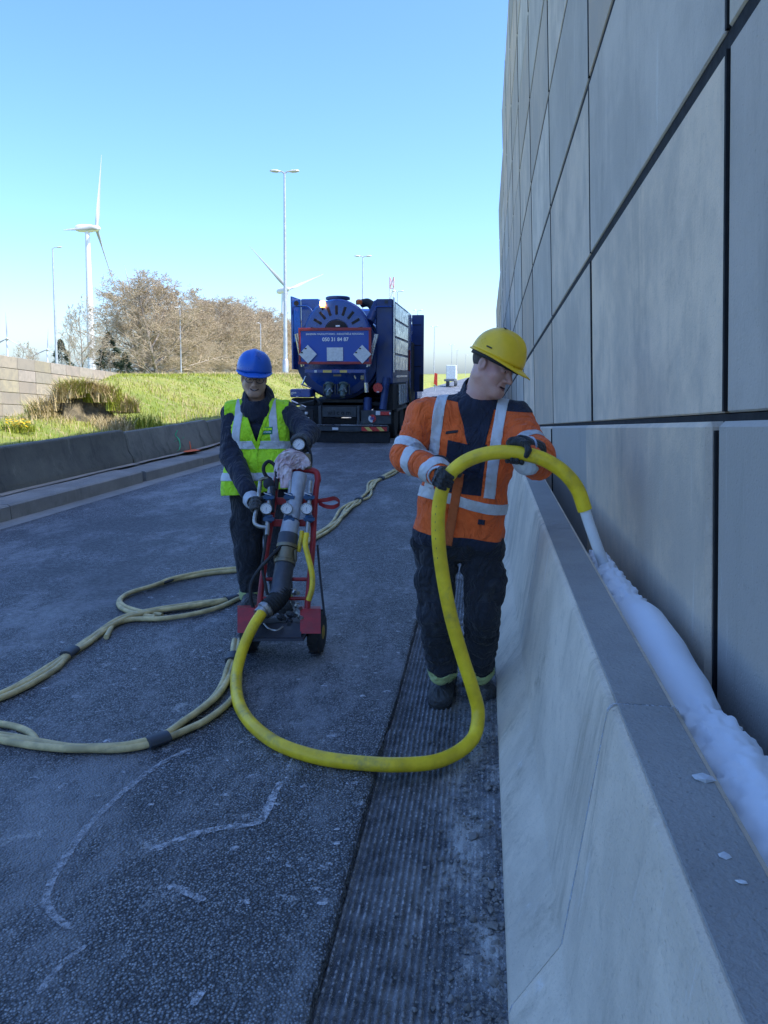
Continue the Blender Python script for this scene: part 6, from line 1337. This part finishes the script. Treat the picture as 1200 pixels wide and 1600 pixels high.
for c0, sl in ((-.118, .10), (.128, -.08)): patch('reflective_band', VQ, flds + [.027 - np.abs(a_ - c0 - sl * (h_ - .5)), h_ - .37], .008, M['reflect'], vest)
patch('vest_edge', VQ, [np.maximum(neck, 0) * 0 + .012 - np.abs(neck - .004), neckd, wid, hem, front], .009, M['lime'], vest)
patch('zip', VQ, flds + [.006 - np.abs(a_ - .012), Hn - .29 - h_, front], .008, M['lime'], vest)
M['badge_green'] = simple('badge_green', (.0, .22, .10), .5)
patch('badge', VQ, flds + [.04 - np.abs(a_ - .085), .026 - np.abs(h_ - .445), front], .0085, M['badge_green'], vest)
patch('badge_field', VQ, flds + [.032 - np.abs(a_ - .089), .008 - np.abs(h_ - .454), front], .011, M['lime'], vest)
patch('badge_stripe', VQ, flds + [.026 - np.abs(a_ - .089), .003 - np.abs(h_ - .433), front], .0115, M['white_print'], vest)
Fd = Field(*bound([HIPL, HIPR, KL, KR, AL, AR], .18), .009); Fd.cone(HIPL + cu * .02, HIPR + cu * .02, .122, .122, .05); Fd.chain([HIPL - cr * .012, KL, AL], [.112, .092, .074], .02); Fd.chain([HIPR + cr * .012, KR, AR], [.112, .092, .074], .02); Fd.cone(W(368, 815, 5.38), W(371, 845, 5.38), .04, .035, .02)
V, Q = Fd.mesh(2); V = wrinkle(V, Q, .01, 10, (1, 1, .8), 22); tq = (V, Q); tr_ = add('trousers', V, Q, M['black_cloth'], p2, True)
for A0 in (AL, AR): patch('ankle_band', tq, [.03 - np.abs(V[:, 2] - A0[2]), .16 - np.linalg.norm((V - A0)[:, :2], axis=1)], .005, M['lime_cuff'], tr_)
boot(p2, fl_h, fl_t, AL + A_([0, 0, .02])); boot(p2, fr_h, fr_t, AR + A_([0, 0, .02]))
# gloves on the trolley's side pipe and on its control head
g1 = CP(402, 788, .06); grip('glove', g1, nrm(CP(407, 750, .06) - CP(398, 817, .06)), cf * .7 - cr * .6 + cu * .2, WL, None, M['glove_grey'], p2, .018, 1, .0038); q1 = g1 + nrm(cf * .7 - cr * .6) * .04; d1 = nrm(WL - q1); sleeve_cuff('glove_cuff', q1 + d1 * .04, q1 + d1 * .13, .042, .056, M['cuff_white'], p2)
g2 = CP(470, 696, -.02); grip('glove', g2, nrm(CP(482, 690, -.02) - CP(460, 700, -.02)), cu * .9 + cf * .4, WR, None, M['glove_grey'], p2, .042, -1, .0038); q2 = g2 + nrm(cu * .9 + cf * .4) * .05; d2 = nrm(WR - q2); sleeve_cuff('glove_cuff', q2 + d2 * .03, q2 + d2 * .1, .044, .054, M['glove_grey'], p2)
